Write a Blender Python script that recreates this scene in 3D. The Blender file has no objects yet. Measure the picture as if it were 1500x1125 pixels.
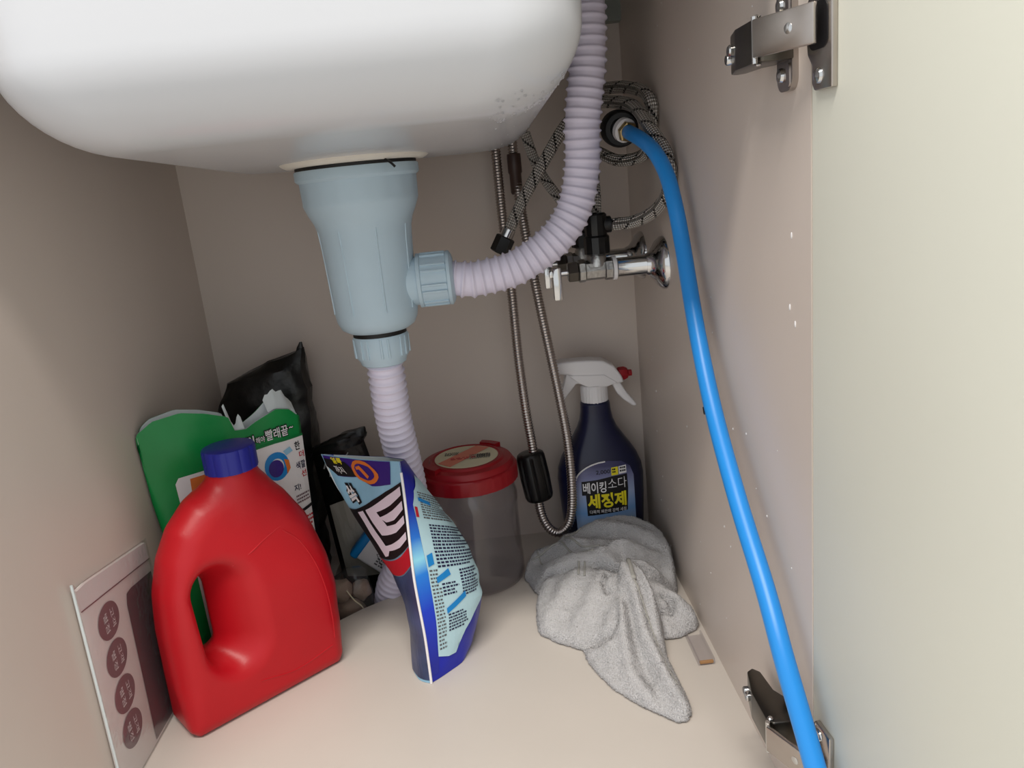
import bpy, bmesh, math, random
import numpy as np
from mathutils import Vector, Matrix
from mathutils import noise as mnoise

random.seed(7)
scene = bpy.context.scene
COL = scene.collection

# ------------------------------------------------------------------ camera
cam_data = bpy.data.cameras.new('camera')
cam = bpy.data.objects.new('camera', cam_data)
COL.objects.link(cam)
cam_data.sensor_width = 36.0
cam_data.lens = 36.0 * 1150.0 / 1500.0
cam_data.clip_start = 0.02
_r = Vector((0.994039, -0.046250, -0.098728))      # camera right
_d = Vector((-0.107183, -0.248831, -0.962598))     # camera down
_f = Vector((0.019953, 0.967442, -0.252305))       # camera forward
cam.matrix_world = Matrix(((_r.x, -_d.x, -_f.x, 0.379),
                           (_r.y, -_d.y, -_f.y, -0.485),
                           (_r.z, -_d.z, -_f.z, 0.507),
                           (0, 0, 0, 1)))
scene.camera = cam

# ------------------------------------------------------------------ light
world = bpy.data.worlds.new('kitchen_daylight')
scene.world = world
world.use_nodes = True
bg = world.node_tree.nodes['Background']
bg.inputs['Color'].default_value = (0.94, 0.975, 1.0, 1)
bg.inputs['Strength'].default_value = 0.95

lamp = bpy.data.lights.new('ceiling_lamp_light', 'AREA')
lamp.shape = 'RECTANGLE'
lamp.size = 1.5
lamp.size_y = 0.16
lamp.energy = 44
lamp.color = (1.0, 0.94, 0.86)
lamp_o = bpy.data.objects.new('ceiling_lamp_light', lamp)
COL.objects.link(lamp_o)
lamp_o.location = (0.10, -0.93, 2.2)
lamp_o.rotation_euler = (math.radians(18), 0, 0)

vs = scene.view_settings
vs.view_transform = 'Standard'
vs.look = 'None'
vs.exposure = 0.0
vs.gamma = 1.0
vs.use_curve_mapping = False

# ------------------------------------------------------------------ helpers: materials
def lin(c):
    out = []
    for v in c:
        v = v / 255.0
        out.append(v / 12.92 if v <= 0.04045 else ((v + 0.055) / 1.055) ** 2.4)
    return (out[0], out[1], out[2], 1.0)

def mat(name, col, rough=0.5, metal=0.0, vary=0.05, vscale=12.0, bump=0.0, bscale=120.0,
        trans=0.0, ior=1.45, spec=0.5, coat=0.0, sub=0.0):
    m = bpy.data.materials.new(name)
    m.use_nodes = True
    nt = m.node_tree
    b = nt.nodes['Principled BSDF']
    tc = nt.nodes.new('ShaderNodeTexCoord')
    nz = nt.nodes.new('ShaderNodeTexNoise')
    nz.inputs['Scale'].default_value = vscale
    nz.inputs['Detail'].default_value = 4.0
    nt.links.new(tc.outputs['Object'], nz.inputs['Vector'])
    rp = nt.nodes.new('ShaderNodeValToRGB')
    c = lin(col)
    rp.color_ramp.elements[0].position = 0.3
    rp.color_ramp.elements[1].position = 0.7
    rp.color_ramp.elements[0].color = tuple(max(0, x * (1 - vary)) for x in c[:3]) + (1,)
    rp.color_ramp.elements[1].color = tuple(min(1, x * (1 + vary)) for x in c[:3]) + (1,)
    nt.links.new(nz.outputs['Fac'], rp.inputs['Fac'])
    nt.links.new(rp.outputs['Color'], b.inputs['Base Color'])
    b.inputs['Roughness'].default_value = rough
    b.inputs['Metallic'].default_value = metal
    b.inputs['Specular IOR Level'].default_value = spec
    b.inputs['IOR'].default_value = ior
    b.inputs['Transmission Weight'].default_value = trans
    b.inputs['Coat Weight'].default_value = coat
    if sub > 0:
        b.inputs['Subsurface Weight'].default_value = sub
        b.inputs['Subsurface Scale'].default_value = 0.01
    if bump > 0:
        n2 = nt.nodes.new('ShaderNodeTexNoise')
        n2.inputs['Scale'].default_value = bscale
        n2.inputs['Detail'].default_value = 5.0
        nt.links.new(tc.outputs['Object'], n2.inputs['Vector'])
        bp = nt.nodes.new('ShaderNodeBump')
        bp.inputs['Strength'].default_value = bump
        bp.inputs['Distance'].default_value = 0.004
        nt.links.new(n2.outputs['Fac'], bp.inputs['Height'])
        nt.links.new(bp.outputs['Normal'], b.inputs['Normal'])
    return m

def braid_mat(name, col, dark, pu, pv):
    """woven steel sheath with a sparse black thread, laid out on the hose's own UV"""
    m = bpy.data.materials.new(name)
    m.use_nodes = True
    nt = m.node_tree
    N, Lk = nt.nodes, nt.links
    b = N['Principled BSDF']
    uv = N.new('ShaderNodeUVMap')
    sep = N.new('ShaderNodeSeparateXYZ')
    Lk.new(uv.outputs['UV'], sep.inputs['Vector'])
    def mth(op, a, b2=None):
        n = N.new('ShaderNodeMath'); n.operation = op
        for i, v in enumerate((a, b2)):
            if v is None: continue
            if isinstance(v, (int, float)): n.inputs[i].default_value = v
            else: Lk.new(v, n.inputs[i])
        return n.outputs[0]
    a = mth('ADD', mth('MULTIPLY', sep.outputs['X'], pu), mth('MULTIPLY', sep.outputs['Y'], pv))
    c = mth('SUBTRACT', mth('MULTIPLY', sep.outputs['X'], pu), mth('MULTIPLY', sep.outputs['Y'], pv))
    h = mth('MULTIPLY', mth('SINE', mth('MULTIPLY', a, 2 * math.pi)), mth('SINE', mth('MULTIPLY', c, 2 * math.pi)))
    hh = mth('ADD', mth('MULTIPLY', h, 0.5), 0.5)
    th = mth('FRACT', mth('MULTIPLY', a, 0.25))
    isdark = mth('MULTIPLY', mth('LESS_THAN', th, 0.16), mth('GREATER_THAN', h, -0.1))
    mix = N.new('ShaderNodeMix'); mix.data_type = 'RGBA'
    mix.inputs['A'].default_value = lin(col); mix.inputs['B'].default_value = lin(dark)
    gm = N.new('ShaderNodeMix'); gm.data_type = 'RGBA'
    gm.inputs['A'].default_value = lin((120, 114, 108)); gm.inputs['B'].default_value = lin(col)  # grooves of the weave coloured darker, shade painted in for contrast
    Lk.new(hh, gm.inputs['Factor']); Lk.new(gm.outputs['Result'], mix.inputs['A'])
    Lk.new(isdark, mix.inputs['Factor'])
    Lk.new(mix.outputs['Result'], b.inputs['Base Color'])
    b.inputs['Metallic'].default_value = 0.7
    b.inputs['Roughness'].default_value = 0.33
    bp = N.new('ShaderNodeBump'); bp.inputs['Strength'].default_value = 1.0; bp.inputs['Distance'].default_value = 0.0015
    Lk.new(hh, bp.inputs['Height']); Lk.new(bp.outputs['Normal'], b.inputs['Normal'])
    return m

def terry_mat(name, col):
    m = mat(name, col, rough=0.95, vary=0.06, vscale=30, bump=1.0, bscale=520, spec=0.15)
    b = m.node_tree.nodes['Principled BSDF']
    b.inputs['Sheen Weight'].default_value = 0.35
    return m

def blend_mat(name, stops, axis, lo, hi, rough=0.4, wob=0.0):
    """printed colour blend along one object axis"""
    m = bpy.data.materials.new(name); m.use_nodes = True
    nt = m.node_tree; b = nt.nodes['Principled BSDF']
    tc = nt.nodes.new('ShaderNodeTexCoord'); sp = nt.nodes.new('ShaderNodeSeparateXYZ')
    nt.links.new(tc.outputs['Object'], sp.inputs['Vector'])
    mr = nt.nodes.new('ShaderNodeMapRange')
    mr.inputs['From Min'].default_value = lo; mr.inputs['From Max'].default_value = hi
    nt.links.new(sp.outputs['XYZ'.index(axis)], mr.inputs['Value'])
    val = mr.outputs['Result']
    if wob > 0:
        nz = nt.nodes.new('ShaderNodeTexNoise'); nz.inputs['Scale'].default_value = 25
        nt.links.new(tc.outputs['Object'], nz.inputs['Vector'])
        mm = nt.nodes.new('ShaderNodeMath'); mm.operation = 'MULTIPLY_ADD'
        mm.inputs[1].default_value = wob; nt.links.new(nz.outputs['Fac'], mm.inputs[0]); nt.links.new(val, mm.inputs[2])
        val = mm.outputs[0]
    rp = nt.nodes.new('ShaderNodeValToRGB')
    el = rp.color_ramp.elements
    el[0].position, el[0].color = stops[0][0], lin(stops[0][1])
    el[1].position, el[1].color = stops[-1][0], lin(stops[-1][1])
    for p, c in stops[1:-1]:
        e = el.new(p); e.color = lin(c)
    nt.links.new(val, rp.inputs['Fac']); nt.links.new(rp.outputs['Color'], b.inputs['Base Color'])
    b.inputs['Roughness'].default_value = rough
    return m

def clear_mat(name, tint, rough=0.06, bump=0.0, bscale=60, ior=1.45, haze=0.0):
    """thin clear plastic: light passes, the rest mirrors by Fresnel"""
    m = bpy.data.materials.new(name); m.use_nodes = True
    nt = m.node_tree; N, Lk = nt.nodes, nt.links
    N.remove(N['Principled BSDF'])
    tr = N.new('ShaderNodeBsdfTransparent'); tr.inputs['Color'].default_value = tint + (1,)
    gl = N.new('ShaderNodeBsdfGlossy'); gl.inputs['Roughness'].default_value = rough
    df = N.new('ShaderNodeBsdfDiffuse'); df.inputs['Color'].default_value = (0.75, 0.75, 0.75, 1)
    lw = N.new('ShaderNodeLayerWeight'); lw.inputs['Blend'].default_value = 0.5
    pw = N.new('ShaderNodeMath'); pw.operation = 'POWER'; pw.inputs[1].default_value = 4.0
    fr = N.new('ShaderNodeMath'); fr.operation = 'MULTIPLY_ADD'; fr.inputs[1].default_value = 0.55; fr.inputs[2].default_value = 0.035
    Lk.new(lw.outputs['Facing'], pw.inputs[0]); Lk.new(pw.outputs[0], fr.inputs[0])
    m1 = N.new('ShaderNodeMixShader'); m1.inputs['Fac'].default_value = haze
    m2 = N.new('ShaderNodeMixShader')
    Lk.new(tr.outputs[0], m1.inputs[1]); Lk.new(df.outputs[0], m1.inputs[2])
    Lk.new(fr.outputs[0], m2.inputs['Fac']); Lk.new(m1.outputs[0], m2.inputs[1]); Lk.new(gl.outputs[0], m2.inputs[2])
    if bump > 0:
        tc = N.new('ShaderNodeTexCoord'); nz = N.new('ShaderNodeTexNoise'); nz.inputs['Scale'].default_value = bscale
        bp = N.new('ShaderNodeBump'); bp.inputs['Strength'].default_value = bump; bp.inputs['Distance'].default_value = 0.004
        Lk.new(tc.outputs['Object'], nz.inputs['Vector']); Lk.new(nz.outputs['Fac'], bp.inputs['Height'])
        Lk.new(bp.outputs['Normal'], gl.inputs['Normal'])
    Lk.new(m2.outputs[0], N['Material Output'].inputs['Surface'])
    return m

# ------------------------------------------------------------------ helpers: objects
ORG = {}

def obj(name, V, F, m, parent=None, smooth=True, origin=None, uvs=None, angle=40):
    """one mesh object from world-space vertices; children share the thing's origin"""
    if parent is not None:
        o0 = ORG[parent.name]
    else:
        o0 = origin if origin is not None else (0, 0, 0)
    me = bpy.data.meshes.new(name)
    V = np.asarray(V, dtype=float) - np.asarray(o0, dtype=float)
    me.from_pydata([tuple(v) for v in V], [], [tuple(int(i) for i in f) for f in F])
    me.validate()
    bm = bmesh.new(); bm.from_mesh(me)
    bmesh.ops.recalc_face_normals(bm, faces=bm.faces[:])
    bm.to_mesh(me); bm.free()
    if uvs is not None:
        ul = me.uv_layers.new(name='UVMap')
        for lp in me.loops:
            ul.data[lp.index].uv = uvs[lp.vertex_index]
    if smooth:
        me.shade_smooth()
        if angle:
            me.set_sharp_from_angle(angle=math.radians(angle))
    me.materials.append(m)
    o = bpy.data.objects.new(name, me)
    COL.objects.link(o)
    if parent is not None:
        o.parent = parent
    else:
        o.location = o0
    ORG[o.name] = o0
    return o

def tag(o, label=None, cat=None, group=None, kind=None):
    if label: o['label'] = label
    if cat: o['category'] = cat
    if group: o['group'] = group
    if kind: o['kind'] = kind
    return o

def thing(name, loc, label, cat, group=None):
    o = bpy.data.objects.new(name, None)
    o.empty_display_size = 0.02
    COL.objects.link(o)
    o.location = loc
    ORG[o.name] = loc
    return tag(o, label, cat, group)

def copy_tree(o, shift, parent=None):
    c = o.copy(); COL.objects.link(c)
    if parent is None:
        c.location = Vector(o.location) + Vector(shift)
    c.parent = parent
    for ch in list(o.children):
        copy_tree(ch, shift, c)
    return c

def join(*parts):
    V, F, n = [], [], 0
    for v, f in parts:
        v = np.asarray(v, dtype=float)
        V.append(v); F += [tuple(i + n for i in ff) for ff in f]; n += len(v)
    return np.vstack(V), F

def box(x0, x1, y0, y1, z0, z1, bev=0.0, seg=2):
    bm = bmesh.new()
    bmesh.ops.create_cube(bm, size=1.0)
    for v in bm.verts:
        v.co = Vector(((x0 + x1) / 2 + v.co.x * (x1 - x0), (y0 + y1) / 2 + v.co.y * (y1 - y0), (z0 + z1) / 2 + v.co.z * (z1 - z0)))
    if bev > 0:
        bmesh.ops.bevel(bm, geom=bm.edges[:], offset=bev, segments=seg, affect='EDGES', profile=0.5)
    bm.verts.index_update()
    V = np.array([v.co[:] for v in bm.verts]); F = [[v.index for v in f.verts] for f in bm.faces]
    bm.free()
    return V, F

def xf(VF, rot=(0, 0, 0), loc=(0, 0, 0)):
    from mathutils import Euler
    R = np.array(Euler(rot).to_matrix())
    return np.asarray(VF[0]) @ R.T + np.asarray(loc), VF[1]

def lathe(profile, seg=48, c=(0, 0, 0), axis='Z', cap=True, rmod=None):
    """profile of (radius, height)"""
    V, F = [], []
    n = len(profile)
    for r, h in profile:
        for k in range(seg):
            a = 2 * math.pi * k / seg
            rr = r if rmod is None else rmod(r, h, a)
            x, y = rr * math.cos(a), rr * math.sin(a)
            if axis == 'Z': p = (x, y, h)
            elif axis == 'X': p = (h, x, y)
            else: p = (x, h, y)
            V.append((p[0] + c[0], p[1] + c[1], p[2] + c[2]))
    for i in range(n - 1):
        for k in range(seg):
            k2 = (k + 1) % seg
            F.append((i * seg + k, i * seg + k2, (i + 1) * seg + k2, (i + 1) * seg + k))
    if cap:
        F.append(tuple(range(seg)))
        F.append(tuple((n - 1) * seg + k for k in range(seg)))
    return np.array(V), F

def loft(loops, close=True, cap0=False, cap1=False):
    n, m = len(loops), len(loops[0])
    V = [p for l in loops for p in l]; F = []
    for i in range(n - 1):
        for k in range(m if close else m - 1):
            k2 = (k + 1) % m
            F.append((i * m + k, i * m + k2, (i + 1) * m + k2, (i + 1) * m + k))
    if cap0: F.append(tuple(range(m)))
    if cap1: F.append(tuple((n - 1) * m + k for k in range(m)))
    return np.array(V, dtype=float), F

def catmull(P, step):
    """Catmull-Rom resampled at an even arc-length step"""
    P = np.asarray(P, dtype=float)
    Q = np.vstack([2 * P[0] - P[1], P, 2 * P[-1] - P[-2]])
    out = []
    for i in range(1, len(Q) - 2):
        p0, p1, p2, p3 = Q[i - 1], Q[i], Q[i + 1], Q[i + 2]
        for t in np.linspace(0, 1, 24, endpoint=False):
            out.append(0.5 * ((2 * p1) + (-p0 + p2) * t + (2 * p0 - 5 * p1 + 4 * p2 - p3) * t * t + (-p0 + 3 * p1 - 3 * p2 + p3) * t ** 3))
    out.append(Q[-2])
    out = np.array(out)
    s = np.concatenate([[0], np.cumsum(np.linalg.norm(np.diff(out, axis=0), axis=1))])
    n = max(3, int(round(s[-1] / step)) + 1)
    t = np.linspace(0, s[-1], n)
    return np.stack([np.interp(t, s, out[:, k]) for k in range(3)], 1), t

def tube(P, step, rad, seg=16, cap=True):
    """rad: number or function of arc length. Returns V, F, uvs (u round, v metres)"""
    C_, s = catmull(P, step)
    n = len(C_)
    T = np.gradient(C_, axis=0); T /= np.linalg.norm(T, axis=1)[:, None]
    up = np.array([0, 0, 1.0]) if abs(T[0][2]) < 0.9 else np.array([0, 1.0, 0])
    u = np.cross(T[0], up); u /= np.linalg.norm(u)
    V, UV = [], []
    for i in range(n):
        u = u - T[i] * (u @ T[i]); u /= np.linalg.norm(u)
        w = np.cross(T[i], u)
        r = rad(s[i]) if callable(rad) else rad
        for k in range(seg):
            a = 2 * math.pi * k / seg
            V.append(C_[i] + r * (math.cos(a) * u + math.sin(a) * w)); UV.append((k / seg, s[i]))
    F = []
    for i in range(n - 1):
        for k in range(seg):
            k2 = (k + 1) % seg
            F.append((i * seg + k, i * seg + k2, (i + 1) * seg + k2, (i + 1) * seg + k))
    if cap:
        F.append(tuple(range(seg))); F.append(tuple((n - 1) * seg + k for k in range(seg)))
    return np.array(V), F, UV

def extrude_xz(poly, y0, y1, bev=0.0, seg=2):
    """outline in x,z pushed along y"""
    bm = bmesh.new()
    vs_ = [bm.verts.new((x, y0, z)) for x, z in poly]
    f = bm.faces.new(vs_)
    r = bmesh.ops.extrude_face_region(bm, geom=[f])
    for v in r['geom']:
        if isinstance(v, bmesh.types.BMVert): v.co.y = y1
    bmesh.ops.recalc_face_normals(bm, faces=bm.faces[:])
    if bev > 0:
        bmesh.ops.bevel(bm, geom=bm.edges[:], offset=bev, segments=seg, affect='EDGES', profile=0.5, clamp_overlap=True)
    bmesh.ops.triangulate(bm, faces=[f for f in bm.faces if len(f.verts) > 4])
    bm.verts.index_update()
    V = np.array([v.co[:] for v in bm.verts]); F = [[v.index for v in f.verts] for f in bm.faces]
    bm.free()
    return V, F

def swap(VF, order):
    """reorder coordinate axes"""
    return np.asarray(VF[0])[:, order], VF[1]

def surface_net(fn, lo, hi, h):
    """closed surface of fn < 0 on a regular grid (naive surface nets)"""
    ax = [np.arange(lo[k] - h, hi[k] + 2 * h, h) for k in range(3)]
    G = np.stack(np.meshgrid(*ax, indexing='ij'), -1)
    S = fn(G[..., 0], G[..., 1], G[..., 2])
    nx, ny, nz = S.shape
    corners = [(i, j, k) for i in (0, 1) for j in (0, 1) for k in (0, 1)]
    sub = lambda i, j, k: S[i:nx - 1 + i, j:ny - 1 + j, k:nz - 1 + k]
    neg = np.stack([sub(*c) < 0 for c in corners])
    act = neg.any(0) & ~neg.all(0)
    acc = np.zeros(act.shape + (3,)); cnt = np.zeros(act.shape)
    for a in range(8):
        for b in range(a + 1, 8):
            ca, cb = np.array(corners[a]), np.array(corners[b])
            if np.abs(ca - cb).sum() != 1: continue
            va, vb = sub(*ca), sub(*cb)
            cr = (va < 0) != (vb < 0)
            t = np.where(cr, va / np.where(cr, va - vb, 1), 0)
            acc += np.where(cr[..., None], ca + t[..., None] * (cb - ca), 0); cnt += cr
    ids = -np.ones(act.shape, int); idx = np.argwhere(act); ids[act] = np.arange(len(idx))
    V = (idx + acc[act] / cnt[act][:, None]) * h + np.array([a[0] for a in ax])
    F = []
    for d in range(3):
        e1, e2 = [k for k in range(3) if k != d]
        sl0 = [slice(None)] * 3; sl1 = [slice(None)] * 3
        sl0[d] = slice(0, -1); sl1[d] = slice(1, None)
        ch = (S[tuple(sl0)] < 0) != (S[tuple(sl1)] < 0)
        for p in np.argwhere(ch):
            if p[e1] == 0 or p[e2] == 0 or p[e1] >= act.shape[e1] or p[e2] >= act.shape[e2]: continue
            q = []
            for o1, o2 in ((0, 0), (-1, 0), (-1, -1), (0, -1)):
                w = p.copy(); w[e1] += o1; w[e2] += o2
                q.append(ids[tuple(w)])
            if min(q) >= 0: F.append(tuple(q))
    return V, F

def smin(a, b, k):
    h = np.clip(0.5 + 0.5 * (b - a) / k, 0, 1)
    return b + (a - b) * h - k * h * (1 - h)

def sd_poly(px, pz, poly):
    poly = np.asarray(poly, float)
    d = np.full(px.shape, 1e9); s = np.ones(px.shape)
    n = len(poly)
    for i in range(n):
        a, b = poly[i], poly[i - 1]
        e = b - a; wx, wz = px - a[0], pz - a[1]
        t = np.clip((wx * e[0] + wz * e[1]) / (e @ e), 0, 1)
        d = np.minimum(d, (wx - e[0] * t) ** 2 + (wz - e[1] * t) ** 2)
        c1 = pz >= a[1]; c2 = pz < b[1]; c3 = e[0] * wz > e[1] * wx
        flip = (c1 & c2 & c3) | (~c1 & ~c2 & ~c3)
        s = np.where(flip, -s, s)
    return s * np.sqrt(d)

# ---- print on a surface: flat outlines and lettering mapped through surf(u, v) -> point
def fill2d(polys):
    """list of outlines -> 2D verts and faces"""
    V, F = [], []
    for p in polys:
        n = len(V); V += [tuple(q) for q in p]; F.append(tuple(range(n, n + len(p))))
    return V, F

def text2d(s, size=1.0, bold=0.0, sx=1.0, fit=None):
    cu = bpy.data.curves.new('lettering', 'FONT')
    cu.body = s; cu.offset = bold; cu.resolution_u = 3
    o = bpy.data.objects.new('lettering_tmp', cu); COL.objects.link(o)
    dg = bpy.context.evaluated_depsgraph_get()
    me = bpy.data.meshes.new_from_object(o.evaluated_get(dg))
    V = [(v.co.x, v.co.y) for v in me.vertices]; F = [tuple(p.vertices) for p in me.polygons]
    bpy.data.objects.remove(o); bpy.data.curves.remove(cu); bpy.data.meshes.remove(me)
    V = np.array(V)
    mn, mx = V.min(0), V.max(0)
    if fit is not None:
        x0, x1, y0, y1 = fit
        e = bold * 0.0
        V = (V - mn) / (mx - mn) * np.array([x1 - x0, y1 - y0]) + np.array([x0, y0])
    else:
        V = V * size
    return [tuple(v) for v in V], F

def decal(name, VF2, surf, m, parent, step=0.0, off=0.0006, two=False):
    V2, F2 = VF2
    bm = bmesh.new()
    bv = [bm.verts.new((x, y, 0)) for x, y in V2]
    for f in F2:
        try: bm.faces.new([bv[i] for i in f])
        except ValueError: pass
    bmesh.ops.triangulate(bm, faces=bm.faces[:])
    if step > 0:
        xs = [v[0] for v in V2]; ys = [v[1] for v in V2]
        for k, (lo, hi) in enumerate(((min(xs), max(xs)), (min(ys), max(ys)))):
            nrm = (1, 0, 0) if k == 0 else (0, 1, 0)
            for t in np.arange(math.ceil(lo / step) * step, hi, step):
                bmesh.ops.bisect_plane(bm, geom=bm.verts[:] + bm.edges[:] + bm.faces[:], plane_co=(t, t, 0), plane_no=nrm)
        bmesh.ops.triangulate(bm, faces=[f for f in bm.faces if len(f.verts) > 4])
    bm.verts.index_update()
    V = [surf(v.co.x, v.co.y, off) for v in bm.verts]
    F = [[v.index for v in f.verts] for f in bm.faces]
    bm.free()
    return obj(name, V, F, m, parent, smooth=False)

def rrect(x0, x1, y0, y1, r, n=5):
    out = []
    for cx, cy, a0 in ((x1 - r, y1 - r, 0), (x0 + r, y1 - r, 90), (x0 + r, y0 + r, 180), (x1 - r, y0 + r, 270)):
        for k in range(n + 1):
            a = math.radians(a0 + 90 * k / n); out.append((cx + r * math.cos(a), cy + r * math.sin(a)))
    return out

def ellipse(cx, cy, rx, ry, n=28):
    return [(cx + rx * math.cos(2 * math.pi * k / n), cy + ry * math.sin(2 * math.pi * k / n)) for k in range(n)]

def ring2d(cx, cy, rx, ry, w, n=28):
    V = ellipse(cx, cy, rx, ry, n) + ellipse(cx, cy, rx * (1 - w), ry * (1 - w), n)
    return V, [(k, (k + 1) % n, n + (k + 1) % n, n + k) for k in range(n)]

def surf_from(fn):
    """wrap fn(u, v) -> point as surf(u, v, off) that lifts along the normal"""
    def g(u, v, off):
        e = 0.004
        p = np.asarray(fn(u, v)); a = np.asarray(fn(u + e, v)) - np.asarray(fn(u - e, v)); b = np.asarray(fn(u, v + e)) - np.asarray(fn(u, v - e))
        n = np.cross(a, b); l = np.linalg.norm(n)
        return p + n / l * off if l > 1e-12 else p
    return g

def dashes(x0, x1, y0, y1, rows, cols, fill=0.6, gap=0.25, seed=1, skew=0.0):
    """rows of tiny print"""
    rnd = random.Random(seed); out = []
    dy = (y1 - y0) / rows
    for r in range(rows):
        y = y1 - (r + 1) * dy
        x = x0
        end = x1 - (x1 - x0) * rnd.choice((0, 0, 0.1, 0.3))
        while x < end:
            w = (x1 - x0) / cols * rnd.uniform(0.5, 1.4)
            xe = min(x + w * (1 - gap), x1)
            out.append([(x, y + dy * (1 - fill)), (xe, y + dy * (1 - fill)), (xe, y + dy), (x, y + dy)])
            x += w
    return fill2d(out)

# ------------------------------------------------------------------ materials
M = {}
M['wall'] = mat('warm_grey_laminate', (210, 198, 189), 0.38, vary=0.03, vscale=4, bump=0.02, bscale=300)
M['floor'] = mat('cream_laminate', (208, 200, 191), 0.42, vary=0.03, vscale=5, bump=0.02, bscale=200)
M['door'] = mat('ivory_laminate', (226, 226, 213), 0.4, vary=0.015, vscale=5, bump=0.015, bscale=300)
M['counter'] = mat('pale_stone', (200, 196, 190), 0.4)
M['rail'] = mat('grey_green_board', (140, 145, 140), 0.6)
M['kitchen'] = mat('pale_vinyl_floor', (206, 200, 192), 0.5, vary=0.05, vscale=8)
M['sink'] = mat('white_glazed_sink', (200, 202, 207), 0.22, vary=0.012, vscale=5, spec=0.5)
M['sinkdirt'] = mat('sink_boss_white', (226, 222, 212), 0.4, vary=0.04, vscale=30)
M['pvc'] = mat('blue_grey_plastic', (184, 206, 220), 0.38, vary=0.03, vscale=20, spec=0.45)
M['lav'] = mat('lavender_grey_hose', (226, 221, 240), 0.42, vary=0.04, vscale=25)
M['black'] = mat('black_rubber', (14, 14, 16), 0.5, vary=0.1)
M['blackp'] = mat('black_plastic', (10, 10, 11), 0.35, vary=0.1)
M['chrome'] = mat('chrome', (205, 205, 205), 0.12, 1.0, vary=0.03)
M['cast'] = mat('cast_nickel', (178, 178, 176), 0.28, 1.0, vary=0.08, vscale=60, bump=0.15, bscale=300)
M['steel'] = mat('stainless_hose', (190, 182, 178), 0.25, 1.0, vary=0.05)
M['hinge'] = mat('nickel_steel', (186, 178, 172), 0.27, 1.0, vary=0.06, vscale=40)
M['hingedark'] = mat('burnished_steel', (96, 92, 86), 0.3, 1.0, vary=0.08, vscale=40)
M['brass'] = mat('dull_brass', (160, 140, 100), 0.35, 1.0, vary=0.08)
M['bronze'] = mat('brown_plastic', (70, 52, 46), 0.4)
M['white'] = mat('white_plastic', (232, 230, 232), 0.35, vary=0.02)
M['braid'] = braid_mat('braided_steel', (232, 228, 222), (12, 12, 12), 8, 170)
M['blue'] = mat('blue_polythene', (36, 142, 226), 0.34, vary=0.03, spec=0.5)
M['red'] = mat('red_polythene', (186, 18, 30), 0.36, vary=0.03, vscale=20, bump=0.03, bscale=500, spec=0.45)
M['capblue'] = mat('navy_blue_cap', (28, 34, 140), 0.35)
M['green'] = mat('green_foil', (10, 138, 66), 0.36, vary=0.08, vscale=18, bump=0.25, bscale=22)
M['paper'] = mat('white_print', (236, 232, 232), 0.5, vary=0.03)
M['lining'] = mat('white_foil_lining', (214, 222, 224), 0.45, vary=0.05, bump=0.2, bscale=60)
M['bag'] = mat('black_bin_film', (9, 9, 10), 0.32, vary=0.3, bump=0.6, bscale=30)
M['ink'] = mat('black_ink', (16, 14, 18), 0.55)
M['navy'] = mat('navy_ink', (24, 22, 66), 0.5)
M['redink'] = mat('red_ink', (190, 26, 44), 0.5)
M['yellow'] = mat('yellow_ink', (240, 224, 40), 0.5)
M['orange'] = mat('orange_ink', (226, 120, 44), 0.5)
M['cyan'] = mat('cyan_ink', (22, 134, 208), 0.45)
M['greenink'] = mat('green_ink', (16, 120, 62), 0.5)
M['greyink'] = mat('grey_ink', (92, 92, 96), 0.6)
M['scrawl'] = mat('pale_grey_ink', (168, 168, 168), 0.6)
M['whiteink'] = mat('white_ink', (240, 238, 240), 0.5)
M['pinkink'] = mat('pink_ink', (220, 130, 106), 0.5)
M['violet'] = mat('violet_ink', (58, 32, 128), 0.4)
M['skyprint'] = mat('sky_blue_print', (150, 200, 228), 0.4, vary=0.12, vscale=25)
M['pale'] = mat('pale_cyan_print', (186, 220, 230), 0.4, vary=0.04)
M['lilac'] = mat('lilac_white_ink', (226, 214, 228), 0.45)
M['deepblue'] = mat('deep_blue_film', (20, 34, 168), 0.3, vary=0.2, vscale=30, bump=0.15, bscale=40)
M['navyb'] = mat('navy_bottle', (22, 26, 58), 0.3, vary=0.08, spec=0.5)
M['lidred'] = mat('crimson_lid', (150, 16, 28), 0.4, vary=0.05)
M['clear'] = clear_mat('clear_plastic', (0.93, 0.92, 0.93), 0.07, haze=0.03)
M['film'] = clear_mat('clear_film', (0.97, 0.97, 0.97), 0.15, bump=0.5, haze=0.04)
M['brown'] = mat('dried_roots', (150, 128, 112), 0.6, vary=0.35, vscale=40, bump=0.5, bscale=90)
M['greybag'] = mat('grey_film', (176, 172, 162), 0.4, vary=0.12, bump=0.2, bscale=30)
M['towel'] = terry_mat('grey_terry', (216, 214, 215))
M['hem'] = mat('grey_hem', (172, 170, 164), 0.9, vary=0.06, vscale=200, bump=0.4, bscale=600)
M['cover'] = mat('glossy_cover', (232, 226, 224), 0.3, vary=0.02)
M['plum'] = mat('plum_print', (84, 50, 62), 0.4)
M['mauve'] = mat('mauve_print', (112, 84, 92), 0.4)
M['cream'] = mat('cream_sticker', (216, 208, 178), 0.5)
M['water'] = mat('water', (255, 255, 255), 0.02, vary=0.0, trans=1.0, ior=1.33)

# ------------------------------------------------------------------ the cabinet (setting)
X1, Y1, ZT = 0.581, 0.578, 0.712

def struct(name, VF, m, smooth=False, label=None):
    o = obj(name, VF[0], VF[1], m, smooth=smooth)
    return tag(o, label, None, None, 'structure')

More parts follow.
